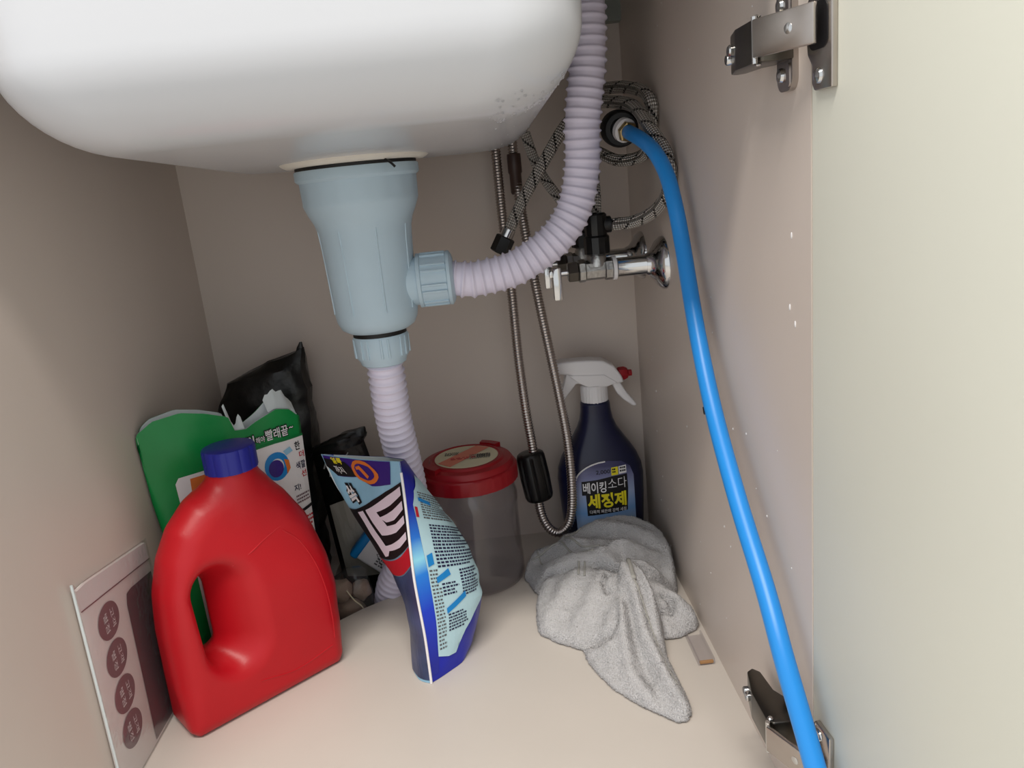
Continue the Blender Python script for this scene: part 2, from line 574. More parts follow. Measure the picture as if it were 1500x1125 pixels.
fl = [(0, -0.004), (X1, -0.004), (X1, Y1), (0.252, Y1), (0.252, 0.462), (0.224, 0.444), (0.18, 0.416), (0.145, 0.386), (0.128, 0.40), (0.128, Y1), (0, Y1)]
struct('floor', swap(extrude_xz(fl, -0.018, 0.0), [0, 2, 1]), M['floor'], label='cream laminate cabinet floor with a cut-out for the drain')
struct('wall_left', box(-0.018, 0, -0.004, 0.596, -0.12, ZT), M['wall'], label='warm grey laminate cabinet side')
struct('wall_back', box(0, X1, Y1, 0.596, -0.12, ZT), M['wall'], label='warm grey laminate cabinet back')
struct('wall_right', box(X1, X1 + 0.018, -0.0045, 0.596, -0.12, ZT), M['wall'], label='warm grey laminate cabinet side beside the door')
struct('trim_1', box(0.30, X1, 0.560, Y1, 0.682, ZT), M['rail'], label='grey-green board under the counter at the back')
counter = join(box(-0.7, 0.09, -0.012, 0.62, ZT, 0.742), box(0.455, 1.3, -0.012, 0.62, ZT, 0.742),
               box(0.09, 0.455, -0.012, 0.05, ZT, 0.742), box(0.09, 0.455, 0.49, 0.62, ZT, 0.742))
struct('ceiling', counter, M['counter'], label='pale countertop closing the cabinet')
struct('floor_kitchen', box(-2.5, 3.0, -2.5, 0.7, -0.14, -0.12), M['kitchen'], label='pale kitchen floor in front of the cabinet')
struct('baseboard_front', box(0, X1, 0.05, 0.066, -0.12, -0.018), M['door'], label='ivory plinth under the cabinet')

DA = math.radians(3.5)
dvx, dvy = math.sin(DA), -math.cos(DA)
door = box(0, 0.018, -0.45, 0, -0.03, 0.705, 0.0015)
door = xf(door, (0, 0, DA), (0.5811, -0.0050, 0))
struct('door_1', door, M['door'], smooth=True, label='ivory laminate cabinet door swung open')

# ------------------------------------------------------------------ sink
def rr_loop(x0, x1, y0, y1, r, z, n=10):
    return [(x, y, z) for x, y in rrect(x0, x1, y0, y1, r, n)]

sk = thing('sink_basin', (0.265, 0.27, 0.537), 'white glazed sink basin hanging under the counter, seen from below', 'sink')
SX0, SX1, SY0, SY1, SZ = 0.076, 0.462, 0.026, 0.515, 0.5375
loops = []
for z in (0.742, 0.70, 0.66, 0.62):
    t = (z - 0.6) * 0.03
    loops.append(rr_loop(SX0 - t, SX1 + t, SY0 - t, SY1 + t, 0.058, z))
R_ = 0.062
for k in range(0, 13):
    a = math.radians(90 * k / 12)
    ins = R_ * (1 - math.cos(a)); zz = SZ + R_ * (1 - math.sin(a))
    loops.append(rr_loop(SX0 + ins, SX1 - ins, SY0 + ins, SY1 - ins, max(0.058 - ins * 0.35, 0.012), zz))
for s_ in (0.03, 0.07):
    loops.append(rr_loop(SX0 + R_ + s_, SX1 - R_ - s_, SY0 + R_ + s_, SY1 - R_ - s_, 0.03, SZ - 0.0008 * s_ / 0.03))
outer = loft(loops, cap1=True)
for p in outer[0]:      # the underside rises towards the front
    w_ = min(max((0.66 - p[2]) / 0.11, 0), 1); w_ = w_ * w_ * (3 - 2 * w_)
    p[2] += w_ * 0.012 * min(max((0.52 - p[1]) / 0.47, 0), 1)
loops = [rr_loop(SX0 + 0.008, SX1 - 0.008, SY0 + 0.008, SY1 - 0.008, 0.052, z) for z in (0.742, 0.62)]
for k in range(0, 9):
    a = math.radians(90 * k / 8)
    ins = 0.008 + 0.05 * (1 - math.cos(a)); zz = 0.562 + 0.05 * (1 - math.sin(a))
    loops.append(rr_loop(SX0 + ins, SX1 - ins, SY0 + ins, SY1 - ins, 0.045, zz))
inner = loft(loops, cap1=True)
obj('basin', outer[0], outer[1], M['sink'], sk, angle=60)
obj('bowl', inner[0], inner[1], M['sink'], sk, angle=60)
V, F = lathe([(0.082, 0.5450), (0.077, 0.5430), (0.0745, 0.5400), (0.0725, 0.5385), (0.069, 0.5368), (0.03, 0.5368)], 56, (0.261, 0.35, 0))
obj('drain_boss', V, F, M['sinkdirt'], sk)
V, F, _ = tube([(0.297, 0.292, 0.5365), (0.302, 0.290, 0.533), (0.306, 0.2895, 0.5285)], 0.002, 0.0012, 6)
obj('pen_mark', V, F, M['ink'], sk)

# ------------------------------------------------------------------ drain strainer body
DX, DY = 0.261, 0.35
dr = thing('sink_strainer_body', (DX, DY, 0.325), 'blue-grey plastic strainer cup screwed under the white sink', 'drain')
prof = [(0.0618, 0.5335), (0.0628, 0.532), (0.0628, 0.5245), (0.0615, 0.523), (0.0592, 0.5215), (0.0585, 0.503), (0.0588, 0.4995), (0.0578, 0.4965),
        (0.0545, 0.4885), (0.0505, 0.4805), (0.0482, 0.472), (0.0472, 0.46), (0.0452, 0.42), (0.0438, 0.386), (0.0425, 0.3775), (0.0385, 0.3695), (0.032, 0.3655), (0.026, 0.3645)]
def ribbed(r, h, a):
    if h > 0.5 and r < 0.06: return r + (0.0006 if math.cos(a * 18) > 0.3 else 0)
    return r
V, F = lathe(prof, 72, (DX, DY, 0), rmod=ribbed)
body = obj('cup', V, F, M['pvc'], dr)
for a in (200, 245, 290, 335):
    ar = math.radians(a)
    V, F, _ = tube([(DX + r * math.cos(ar), DY + r * math.sin(ar), z) for r, z in ((0.0483, 0.474), (0.0468, 0.455), (0.0452, 0.42), (0.0441, 0.388))], 0.006, 0.0009, 6)
    obj('moulded_rib', V, F, M['pvc'], body)
V, F = lathe([(0.0612, 0.5365), (0.0612, 0.5325)], 56, (DX, DY, 0))
obj('rubber_gasket', V, F, M['black'], dr)
V, F = lathe([(0.0285, 0.3655), (0.0285, 0.3605)], 40, (DX, DY, 0))
obj('rubber_gasket', V, F, M['black'], dr)

def nut(name, prof, axis, c, nrib, r, h0, h1, parent, rib=0.0026):
    V, F = lathe(prof, 40, c, axis)
    o = obj(name, V, F, M['pvc'], parent)
    for k in range(nrib):
        a = 2 * math.pi * (k + 0.3) / nrib
        for da in (-0.13, 0.13):
            b = box(-0.0011, 0.0011, r - 0.001, r + rib, h0, h1, 0.0004, 1)
            ca, sa = math.cos(a + da), math.sin(a + da)
            W = np.array(b[0]); Q = np.stack([W[:, 0] * -sa + W[:, 1] * ca, W[:, 0] * ca + W[:, 1] * sa, W[:, 2]], 1)
            if axis == 'X': Q = Q[:, [2, 0, 1]]
            obj('grip_rib', Q + np.array(c), b[1], M['pvc'], o)
    return o

nut('hose_nut', [(0.0285, 0.3605), (0.0295, 0.359), (0.0285, 0.338), (0.0255, 0.3335), (0.024, 0.329), (0.0215, 0.3275)], 'Z', (DX, DY, 0), 8, 0.0275, 0.338, 0.3585, dr)
PZ = 0.4125
V, F = lathe([(0.0255, 0.292), (0.0255, 0.309), (0.0235, 0.3105)], 40, (0, DY, PZ), 'X')
obj('side_port', V, F, M['pvc'], dr)
nut('hose_nut', [(0.0255, 0.3085), (0.0285, 0.309), (0.0285, 0.3125), (0.0272, 0.3135), (0.0268, 0.3395), (0.0285, 0.3405), (0.0285, 0.3435), (0.0245, 0.346), (0.021, 0.347)],
    'X', (0, DY, PZ), 8, 0.0265, 0.3135, 0.3395, dr)

# ------------------------------------------------------------------ corrugated hoses
def corr(rv, rr, pitch):
    def f(s):
        t = (s / pitch) % 1.0
        return rv + (rr - rv) * max(0.0, math.cos((t - 0.5) * math.pi * 2)) ** 1.5 if 0.25 < t < 0.75 else rv
    return f

P = [(0.342, 0.35, 0.4115), (0.352, 0.35, 0.4098), (0.3716, 0.35, 0.4082), (0.4162, 0.352, 0.4164), (0.4589, 0.355, 0.4419), (0.4821, 0.358, 0.4735), (0.4927, 0.36, 0.5142),
     (0.4958, 0.36, 0.5547), (0.5050, 0.362, 0.6065), (0.5085, 0.364, 0.6448), (0.510, 0.366, 0.6698), (0.511, 0.366, 0.7118)]
V, F, _ = tube(P, 0.0098 / 8, corr(0.0178, 0.0203, 0.0098), 28)
tag(obj('corrugated_hose', V, F, M['lav'], origin=(0.342, 0.35, 0.41), angle=0),
    'lavender-grey corrugated overflow hose bending from the strainer side up beside the sink', 'hose')
P = [(0.261, 0.352, 0.331), (0.2606, 0.357, 0.3045), (0.2594, 0.37, 0.2612), (0.261, 0.388, 0.2086), (0.262, 0.405, 0.1571), (0.2570, 0.420, 0.1101),
     (0.2399, 0.435, 0.0559), (0.2165, 0.450, 0.0127), (0.2060, 0.464, -0.0276), (0.2050, 0.474, -0.075), (0.2050, 0.476, -0.1195)]
V, F, _ = tube(P, 0.0088 / 8, corr(0.0182, 0.0208, 0.0088), 28)
tag(obj('corrugated_hose', V, F, M['lav'], origin=(0.205, 0.476, -0.1195), angle=0),
    'pale corrugated drain hose running down from the strainer into the floor opening', 'hose')

# ------------------------------------------------------------------ pull-out spray hose with weight
P = [(0.4096, 0.5335, 0.5532), (0.4092, 0.532, 0.5254), (0.4093, 0.525, 0.4521), (0.4111, 0.515, 0.3665), (0.4111, 0.508, 0.2864), (0.4137, 0.5, 0.2137), (0.4176, 0.495, 0.1628),
     (0.4189, 0.492, 0.1204), (0.4194, 0.49, 0.0769), (0.4278, 0.485, 0.0513), (0.4426, 0.485, 0.0415), (0.4578, 0.485, 0.0576), (0.4639, 0.485, 0.0984),
     (0.4641, 0.488, 0.1646), (0.4578, 0.492, 0.2342), (0.4508, 0.495, 0.2933), (0.4427, 0.503, 0.3638), (0.4362, 0.515, 0.4328), (0.4325, 0.53, 0.4909), (0.431, 0.535, 0.5193), (0.4309, 0.535, 0.5511)]
sh = thing('pull_out_hose', (0.4426, 0.485, 0.036), 'stainless pull-out tap hose hanging in a long loop with a black weight', 'hose')
V, F, _ = tube(P, 0.0036 / 5, corr(0.0056, 0.0068, 0.0036), 14)
obj('metal_sheath', V, F, M['steel'], sh, angle=0)
V, F, _ = tube([(0.4135, 0.4955, 0.1587), (0.4189, 0.492, 0.1204), (0.4207, 0.4895, 0.0914)], 0.002, 0.021, 24)
ax_a, ax_b = np.array([0.4130, 0.4955, 0.1560]), np.array([0.4207, 0.4895, 0.0905])
def along(prof, a, b, seg=28, rmod=None):
    """lathe laid along a-b; prof (radius, 0..1)"""
    V, F = lathe([(r, t) for r, t in prof], seg, rmod=rmod)
    d = b - a; L_ = np.linalg.norm(d); d = d / L_
    u = np.cross(d, [0, 1, 0]) if abs(d[1]) < 0.9 else np.cross(d, [1, 0, 0]); u /= np.linalg.norm(u); w = np.cross(d, u)
    V = a + V[:, :1] * u + V[:, 1:2] * w + V[:, 2:3] * L_ * d
    return V, F
grv = lambda r, h, a: r - (0.0016 if (r > 0.017 and abs(math.sin(a * 4)) < 0.25) else 0)
V, F = along([(0.007, 0), (0.015, 0.0), (0.0175, 0.03), (0.019, 0.10), (0.0198, 0.5), (0.019, 0.9), (0.0175, 0.97), (0.015, 1.0), (0.007, 1)], ax_a, ax_b, 48, grv)
obj('weight', V, F, M['blackp'], sh)
V, F = along([(0.0085, 0), (0.0088, 0.1), (0.0088, 0.45), (0.0075, 0.5), (0.0075, 0.95), (0.006, 1.0)], np.array([0.4312, 0.535, 0.536]), np.array([0.4308, 0.532, 0.487]))
obj('connector', V, F, M['bronze'], sh)

# ------------------------------------------------------------------ braided supply hoses
def braided(P, label, r=0.0068, ends=()):
    t = thing('braided_hose', tuple(P[0]), label, 'hose')
    V, F, UV = tube(P, 0.003, r, 18)
    obj('steel_braid', V, F, M['braid'], t, uvs=UV, angle=0)
    for a, b, rr, m, nm in ends:
        V, F = along([(rr * 0.8, 0), (rr, 0.06), (rr, 0.94), (rr * 0.8, 1)], np.array(a), np.array(b), 6 if nm == 'nut' else 20)
        obj(nm, V, F, m, t, angle=30)
    return t

braided([(0.5049, 0.470, 0.5724), (0.4872, 0.46, 0.5565), (0.4597, 0.455, 0.5195), (0.4319, 0.452, 0.4799), (0.4097, 0.45, 0.4429), (0.4045, 0.45, 0.4350)],
        'braided steel hose slanting down behind the corrugated hose to a black nut', ends=(((0.4090, 0.4495, 0.4415), (0.3985, 0.4495, 0.4235), 0.0115, M['blackp'], 'nut'), ((0.4140, 0.4503, 0.450), (0.4085, 0.45, 0.4405), 0.0078, M['chrome'], 'ferrule')))
braided([(0.4435, 0.470, 0.5560), (0.4515, 0.475, 0.527), (0.4602, 0.475, 0.5058), (0.4781, 0.475, 0.4771), (0.4935, 0.485, 0.4547), (0.5015, 0.497, 0.4455), (0.5047, 0.50, 0.4385)],
        'thin braided hose crossing behind the slanting hose', r=0.0060)
braided([(0.5150, 0.446, 0.5560), (0.5135, 0.434, 0.5314), (0.5125, 0.415, 0.5025), (0.5105, 0.400, 0.4767), (0.5090, 0.395, 0.4610)],
        'braided hose rising from the black tee, mostly hidden by the corrugated hose', r=0.0055)
braided([(0.5229, 0.395, 0.4468), (0.5481, 0.38, 0.4488), (0.5649, 0.352, 0.4597), (0.5722, 0.326, 0.4767), (0.5732, 0.315, 0.4952), (0.5722, 0.322, 0.5153),
         (0.5640, 0.346, 0.5400), (0.555, 0.388, 0.5680), (0.5351, 0.428, 0.578), (0.5180, 0.452, 0.5800)],
        'braided hose leaving the black tee and curling up along the right wall')
braided([(0.5170, 0.478, 0.5956), (0.5337, 0.462, 0.595), (0.5545, 0.432, 0.5920), (0.5690, 0.402, 0.5830), (0.5732, 0.384, 0.5690), (0.5734, 0.385, 0.5510), (0.5730, 0.400, 0.5300),
         (0.5678, 0.418, 0.5168), (0.5461, 0.440, 0.5144), (0.5262, 0.46, 0.5259), (0.5051, 0.48, 0.5389)],
        'coiled braided hose looping round the black rubber coupling')

# ------------------------------------------------------------------ stop valves
def make_valve(y, label):
    zv = 0.399
    t = thing('stop_valve', (0.581, y, zv), label, 'valve', 'chrome stop valves on the right wall')
    V, F = lathe([(0.012, 0.560), (0.0135, 0.5645), (0.019, 0.569), (0.026, 0.5735), (0.0295, 0.578), (0.030, 0.581)], 40, (0, y, zv), 'X')
    obj('escutcheon', V, F, M['chrome'], t)
    V, F = lathe([(0.0095, 0.527), (0.0108, 0.528), (0.0108, 0.566), (0.0125, 0.569), (0.0125, 0.572)], 32, (0, y, zv), 'X')
    obj('pipe', V, F, M['chrome'], t)
    V, F = lathe([(0.009, 0.5225), (0.0135, 0.5225), (0.0135, 0.5265), (0.009, 0.5265)], 32, (0, y, zv), 'X')
    obj('washer', V, F, M['white'], t)
    V, F = lathe([(0.0115, 0.484), (0.0128, 0.485), (0.0128, 0.491), (0.0112, 0.4925), (0.0112, 0.513), (0.0128, 0.5145), (0.0128, 0.5215), (0.0115, 0.5225)], 8, (0, y, zv), 'X')
    b = obj('valve_body', V, F, M['cast'], t, angle=30)
    V, F = lathe([(0.0105, zv + 0.004), (0.0105, zv + 0.014), (0.0085, zv + 0.0165), (0.0085, zv + 0.022)], 24, (0.506, y, 0))
    obj('outlet', V, F, M['cast'], b)
    V, F = lathe([(0.0105, 0.472), (0.0118, 0.473), (0.0118, 0.483), (0.0105, 0.4845)], 6, (0, y, zv), 'X')
    obj('gland_nut', V, F, M['hingedark'], t, angle=30)
    V, F = lathe([(0.0035, 0.460), (0.0035, 0.474)], 16, (0, y, zv), 'X')
    obj('spindle', V, F, M['chrome'], t)
    hd = join(box(0.4545, 0.4645, y - 0.006, y + 0.006, zv - 0.030, zv + 0.007, 0.0018), box(0.451, 0.4555, y - 0.004, y + 0.004, zv - 0.004, zv + 0.004, 0.001))
    obj('lever', hd[0], hd[1], M['chrome'], t)
    V, F = lathe([(0.0115, zv + 0.017), (0.0145, zv + 0.018), (0.0145, zv + 0.036), (0.0125, zv + 0.038), (0.0125, zv + 0.040), (0.0128, zv + 0.041), (0.0128, zv + 0.060), (0.0105, zv + 0.062)], 12, (0.507, y, 0))
    obj('coupling_nut', V, F, M['blackp'], t, angle=25)
    V, F = lathe([(0.0085, 0.507), (0.0092, 0.508), (0.0092, 0.5235), (0.0080, 0.5245)], 16, (0, y, zv + 0.0485), 'X')
    obj('tee_arm', V, F, M['blackp'], t, angle=25)
    return t
v1 = make_valve(0.395, 'chrome stop valve with lever and black tee in front of its twin')
v2 = copy_tree(v1, (0, 0.118, -0.002))
v2['label'] = 'second chrome stop valve half hidden behind the first at the corner'

# ------------------------------------------------------------------ blue hose and its coupling
P = [(0.5470, 0.384, 0.5425), (0.5515, 0.3350, 0.5310), (0.5565, 0.3030, 0.5175), (0.5615, 0.2810, 0.4963), (0.5635, 0.262, 0.4680), (0.5649, 0.245, 0.431), (0.5625, 0.2, 0.3619),
     (0.5609, 0.15, 0.2999), (0.5604, 0.09, 0.2434), (0.5617, 0.035, 0.1949), (0.562, -0.003, 0.1565), (0.5673, -0.04, 0.1005), (0.5700, -0.085, 0.040), (0.5685, -0.14, -0.03), (0.5600, -0.21, -0.085), (0.53, -0.32, -0.1125)]
bt = thing('water_tube', (0.53, -0.32, -0.12), 'bright blue polythene water tube sweeping down past the open door', 'hose')
V, F, _ = tube(P, 0.005, 0.0075, 24)
obj('tube', V, F, M['blue'], bt, angle=0)
V, F, _ = tube([(0.5566, 0.1555, 0.3010), (0.5562, 0.152, 0.2965)], 0.002, 0.0034, 8)
obj('scuff', V, F, M['black'], bt)
a0, a1 = np.array([0.5435, 0.432, 0.5500]), np.array([0.5425, 0.396, 0.5462])
dcp = (a1 - a0) / np.linalg.norm(a1 - a0)
cp = thing('hose_coupling', tuple(a0), 'round black rubber coupling with brass nut holding the blue tube', 'coupling')
V, F = along([(0.012, 0), (0.018, 0.05), (0.0198, 0.3), (0.0198, 0.75), (0.019, 0.93), (0.017, 1.0), (0.012, 1.0), (0.010, 0.8)], a0, a1, 32)
obj('rubber_body', V, F, M['black'], cp)
q0, q1 = np.array([0.5437, 0.397, 0.5462]), np.array([0.5462, 0.3905, 0.5437])
V, F = along([(0.0100, 0), (0.0128, 0.1), (0.0128, 0.9), (0.010, 1)], q0, q1, 28)
obj('white_washer', V, F, M['white'], cp)
q2 = q1 + (q1 - q0) * 0.9
V, F = along([(0.0105, 0), (0.0112, 0.15), (0.0112, 0.85), (0.0095, 1)], q1, q2, 6)
obj('brass_nut', V, F, M['brass'], cp, angle=30)

# ------------------------------------------------------------------ door hinges
def make_hinge(z, label):
    t = thing('concealed_hinge', (0.5805, 0.02, z), label, 'hinge')
    pl = swap(extrude_xz(rrect(0.013, 0.0375, z - 0.030, z + 0.030, 0.008), 0.5770, X1), [1, 0, 2])
    w = obj('mounting_plate', pl[0], pl[1], M['hinge'], t)
    for s in (-1, 1):
        sl = swap(extrude_xz(rrect(0.0165, 0.0215, z + s * 0.021 - 0.007, z + s * 0.021 + 0.007, 0.0024), 0.5764, 0.5771), [1, 0, 2])
        obj('slot', sl[0], sl[1], M['steel'], w)
        V, F = lathe([(0.0008, 0.5745), (0.004, 0.5752), (0.0048, 0.5775)], 16, (0, 0.0305, z + s * 0.020), 'X')
        obj('screw', V, F, M['chrome'], w)
    arm = swap(extrude_xz([(0.578, 0.012), (0.5585, 0.012), (0.5545, 0.018), (0.5545, 0.050), (0.5600, 0.076), (0.5655, 0.080), (0.5705, 0.074), (0.5725, 0.05), (0.578, 0.04)], z - 0.0125, z + 0.0125, 0.0012), [0, 2, 1])
    a = obj('arm', arm[0], arm[1], M['hingedark'], t)
    V, F = lathe([(0.0030, 0.5530), (0.0040, 0.5540), (0.0040, 0.560)], 16, (0, 0.060, z + 0.001), 'X')
    obj('screw', V, F, M['chrome'], a)
    V, F = lathe([(0.0030, 0.5555), (0.0036, 0.5565), (0.0036, 0.564)], 16, (0, 0.0725, z - 0.003), 'X')
    obj('screw', V, F, M['chrome'], a)
    for s in (-1, 1):
        V, F = lathe([(0.0015, z + s * 0.0128), (0.0024, z + s * 0.0136), (0.0015, z + s * 0.0144)], 12, (0.5575, 0.0165, 0))
        obj('pivot_pin', V, F, M['chrome'], a)
    V, F = lathe([(0.0018, z - 0.0132), (0.0018, z + 0.0132)], 12, (0.5545, 0.0135, 0))
    obj('pivot_pin', V, F, M['chrome'], a)
    ang = math.atan2(-0.036, 0.017)
    lk = box(0, 0.046, -0.0018, 0.0018, -0.0108, 0.0108, 0.001)
    lk = xf(lk, (0, 0, ang), (0.5535, 0.0115, z + 0.0005))
    l = obj('link', lk[0], lk[1], M['hinge'], t)
    nx, ny = math.sin(ang), -math.cos(ang)
    c = np.array([0.5535 + 0.028 * math.cos(ang), 0.0115 + 0.028 * math.sin(ang), z + 0.001])
    nn = np.array([nx, ny, 0.0])
    V, F = along([(0.0012, 0), (0.0030, 0.3), (0.0034, 1)], c + nn * 0.0026, c + nn * 0.0005, 16)
    obj('rivet', V, F, M['chrome'], l)
    # cup flange screwed to the door face (door is turned by DA)
    def onto(VF):
        return xf(VF, (0, 0, DA), (0.5811, -0.0050, 0))
    fo = [(-0.0310, z - 0.034), (-0.0110, z - 0.034), (-0.0080, z - 0.030), (-0.0080, z - 0.020), (-0.0030, z - 0.014), (-0.0010, z), (-0.0030, z + 0.014), (-0.0080, z + 0.020), (-0.0080, z + 0.030), (-0.0110, z + 0.034), (-0.0310, z + 0.034)]
    fp = onto(swap(extrude_xz(fo, -0.0040, 0.0, 0.0010), [1, 0, 2]))
    fg = obj('cup_flange', fp[0], fp[1], M['hinge'], t)
    V, F = onto(swap(extrude_xz(rrect(-0.0275, -0.006, z - 0.0125, z + 0.0125, 0.006), -0.0046, -0.0039), [1, 0, 2]))
    obj('cup_hollow_shade', V, F, M['ink'], fg)  # flat black plate, paints the darkness inside the hinge cup
    for s in (-1, 1):
        V, F = onto(lathe([(0.0008, -0.0062), (0.0038, -0.0056), (0.0046, -0.0042), (0.0046, -0.0036)], 18, (0, -0.0170, z + s * 0.0265), 'X'))
        obj('screw', V, F, M['chrome'], fg)
    return t
make_hinge(0.572, 'nickel cabinet hinge at the top of the open ivory door')
h2 = make_hinge(0.082, 'nickel cabinet hinge low on the open door behind the blue tube')

# ------------------------------------------------------------------ red detergent jug
JC = np.array([0.083, 0.2785, 0.0]); JU = np.array([0.754, 0.657, 0.0]); JN = np.array([0.657, -0.754, 0.0])
jl = [(-0.079, 0.0), (0.083, 0.0), (0.090, 0.008), (0.098, 0.05), (0.101, 0.09), (0.096, 0.13), (0.083, 0.18), (0.066, 0.212), (0.050, 0.232), (0.030, 0.241), (0.008, 0.242),
      (-0.012, 0.239), (-0.034, 0.230), (-0.057, 0.210), (-0.073, 0.183), (-0.083, 0.15), (-0.087, 0.11), (-0.088, 0.06), (-0.086, 0.008)]
def jug_sdf(s, d, z):
    a = sd_poly(s, z, jl) + 0.0
    thin = 0.021 * np.clip((-s - 0.02) / 0.06, 0, 1)         # the grip side is slimmer at the back
    half = 0.043 - 0.020 * np.clip((z - 0.12) / 0.13, 0, 1) ** 1.6 - thin / 2
    r = 0.011 + 0.015 * np.clip(z / 0.06, 0, 1)
    q1, q2 = a + r, np.abs(d - thin / 2) - half + r
    body = np.minimum(np.maximum(q1, q2), 0) + np.sqrt(np.maximum(q1, 0) ** 2 + np.maximum(q2, 0) ** 2) - r
    # raised front panel edge
    neck = np.maximum(np.sqrt((s - 0.020) ** 2 + d ** 2) - 0.0235, np.abs(z - 0.232) - 0.022)
    body = smin(body, neck, 0.018)
    # hand hole, flaring towards both faces
    fl_ = np.clip(np.abs(d) / 0.043, 0, 1.2)
    zc = np.clip(z, 0.082, 0.140)
    cs = -0.046 + 0.020 * fl_ * np.where(d > 0, 1, 0.3) + 0.05 * (0.11 - z) * fl_
    hole = np.sqrt((s - cs) ** 2 + ((z - zc) * 0.95) ** 2) - (0.0125 + 0.020 * fl_ ** 1.5)
    k = 0.010
    h = np.clip(0.5 - 0.5 * (-hole - body) / k, 0, 1)
    return (-hole) * (1 - h) + body * h + k * h * (1 - h)
V, F = surface_net(jug_sdf, (-0.10, -0.050, -0.002), (0.112, 0.050, 0.258), 0.0032)
V[:, 2] = np.maximum(V[:, 2], 0.0004)
def jug_w(L):
    L = np.asarray(L, float)
    return JC + L[:, :1] * JU + L[:, 1:2] * JN + L[:, 2:3] * np.array([0, 0, 1.0])
jg = thing('detergent_jug', tuple(JC), 'big red plastic detergent jug with hand hole and blue cap', 'jug')
jb = obj('bottle', jug_w(V), F, M['red'], jg, angle=0)
cprof = [(0.0255, 0.2470), (0.0268, 0.2475), (0.0268, 0.2690), (0.0258, 0.2715), (0.0225, 0.2725), (0.010, 0.2725)]
V, F = lathe(cprof, 60, (0.020, 0, 0), rmod=lambda r, h, a: r - (0.0009 if math.cos(a * 12) > 0.75 and r > 0.024 else 0))
obj('screw_cap', jug_w(V), F, M['capblue'], jg, angle=25)
def jug_line(pts, nm):
    P_ = []
    for s, z in pts:
        ds = np.linspace(0.055, 0, 120)
        val = jug_sdf(np.full(120, s), ds, np.full(120, z))
        i = np.argmax(val < 0); P_.append((s, ds[i] - 0.0004, z))
    V, F, _ = tube(jug_w(P_), 0.004, 0.0011, 8)
    obj(nm, V, F, M['red'], jb)
jug_line([(0.045, 0.178), (0.060, 0.160), (0.072, 0.130), (0.079, 0.095), (0.081, 0.060), (0.079, 0.035)], 'mould_ridge')
jug_line([(-0.012, 0.160), (0.006, 0.168), (0.025, 0.176), (0.043, 0.182)], 'mould_ridge')
jug_line([(-0.010, 0.030), (0.03, 0.022), (0.075, 0.028)], 'mould_ridge')

# ------------------------------------------------------------------ green laundry powder bag, torn open
GA = np.array([0.008, 0.292, 0]); GB = np.array([0.152, 0.390, 0]); GU = np.array([0.8267, 0.5626, 0]); GN = np.array([0.5626, -0.8267, 0])
top_s = [(-0.004, 0.278), (0.001, 0.288), (0.020, 0.300), (0.048, 0.303), (0.071, 0.297), (0.095, 0.287), (0.099, 0.270), (0.112, 0.268), (0.122, 0.272), (0.150, 0.281), (0.166, 0.276), (0.177, 0.264)]
tsx = [a for a, b in top_s]; tsz = [b for a, b in top_s]
def wob(p, sc, amp):
    return amp * mnoise.noise(Vector((p[0] * sc, p[1] * sc, p[2] * sc)))
def gfront(u, v):
    """u across 0..1, v up 0..1"""
    z0 = v
    s_l = 0.020 - 0.024 * v ** 1.3; s_r = 0.168 + 0.010 * v
    s = s_l + (s_r - s_l) * u
    ztop = np.interp(s, tsx, tsz)
    z = v * ztop
    bulge = 0.030 * math.sin(math.pi * min(max(u, 0), 1)) ** 0.7 * (0.35 + 0.25 * math.sin(math.pi * min(v, 1)))
    p = GA + GU * s + GN * (bulge - 0.016)
    p = p + GN * wob((s, z, 0), 28, 0.004) * math.sin(math.pi * min(max(u, 0), 1)) 
    return np.array([p[0], p[1], z])
def gback(u, v):
    f = gfront(u, v)
    b = 0.055 * math.sin(math.pi * u) ** 0.6 * (1.0 - 0.55 * v)
    bump = 0.012 * math.exp(-((u - 0.86) / 0.10) ** 2) * v ** 8
    return np.array([f[0], f[1], f[2] * (1 + 0.0 * u)]) - GN * (b + 0.001) + np.array([0, 0, bump])
loops = []
NU, NV = 44, 26
for j in range(NV + 1):
    v = j / NV
    lp = [gfront(i / NU, v) for i in range(NU + 1)] + [gback(1 - i / NU, v) for i in range(1, NU)]
    loops.append(lp)
V, F = loft(loops, cap0=True)
V[:, 0] = np.maximum(V[:, 0], 0.0025)
gb = thing('laundry_powder_bag', (0.08, 0.345, 0), 'green and white laundry powder bag, torn open, behind the red jug', 'bag')
gbag = obj('bag_film', V, F, M['green'], gb, angle=0)
loops = []
for j in range(NV - 7, NV + 1):
    v = j / NV
    lp = []
    for i in range(NU + 1):
        lp.append(gfront(i / NU, v) - GN * 0.0010)
    for i in range(1, NU):
        lp.append(gback(1 - i / NU, v) + GN * 0.0010)
    loops.append(lp)
V, F = loft(loops)
V[:, 0] = np.maximum(V[:, 0], 0.0035)
obj('lining', V, F, M['lining'], gb, angle=0)
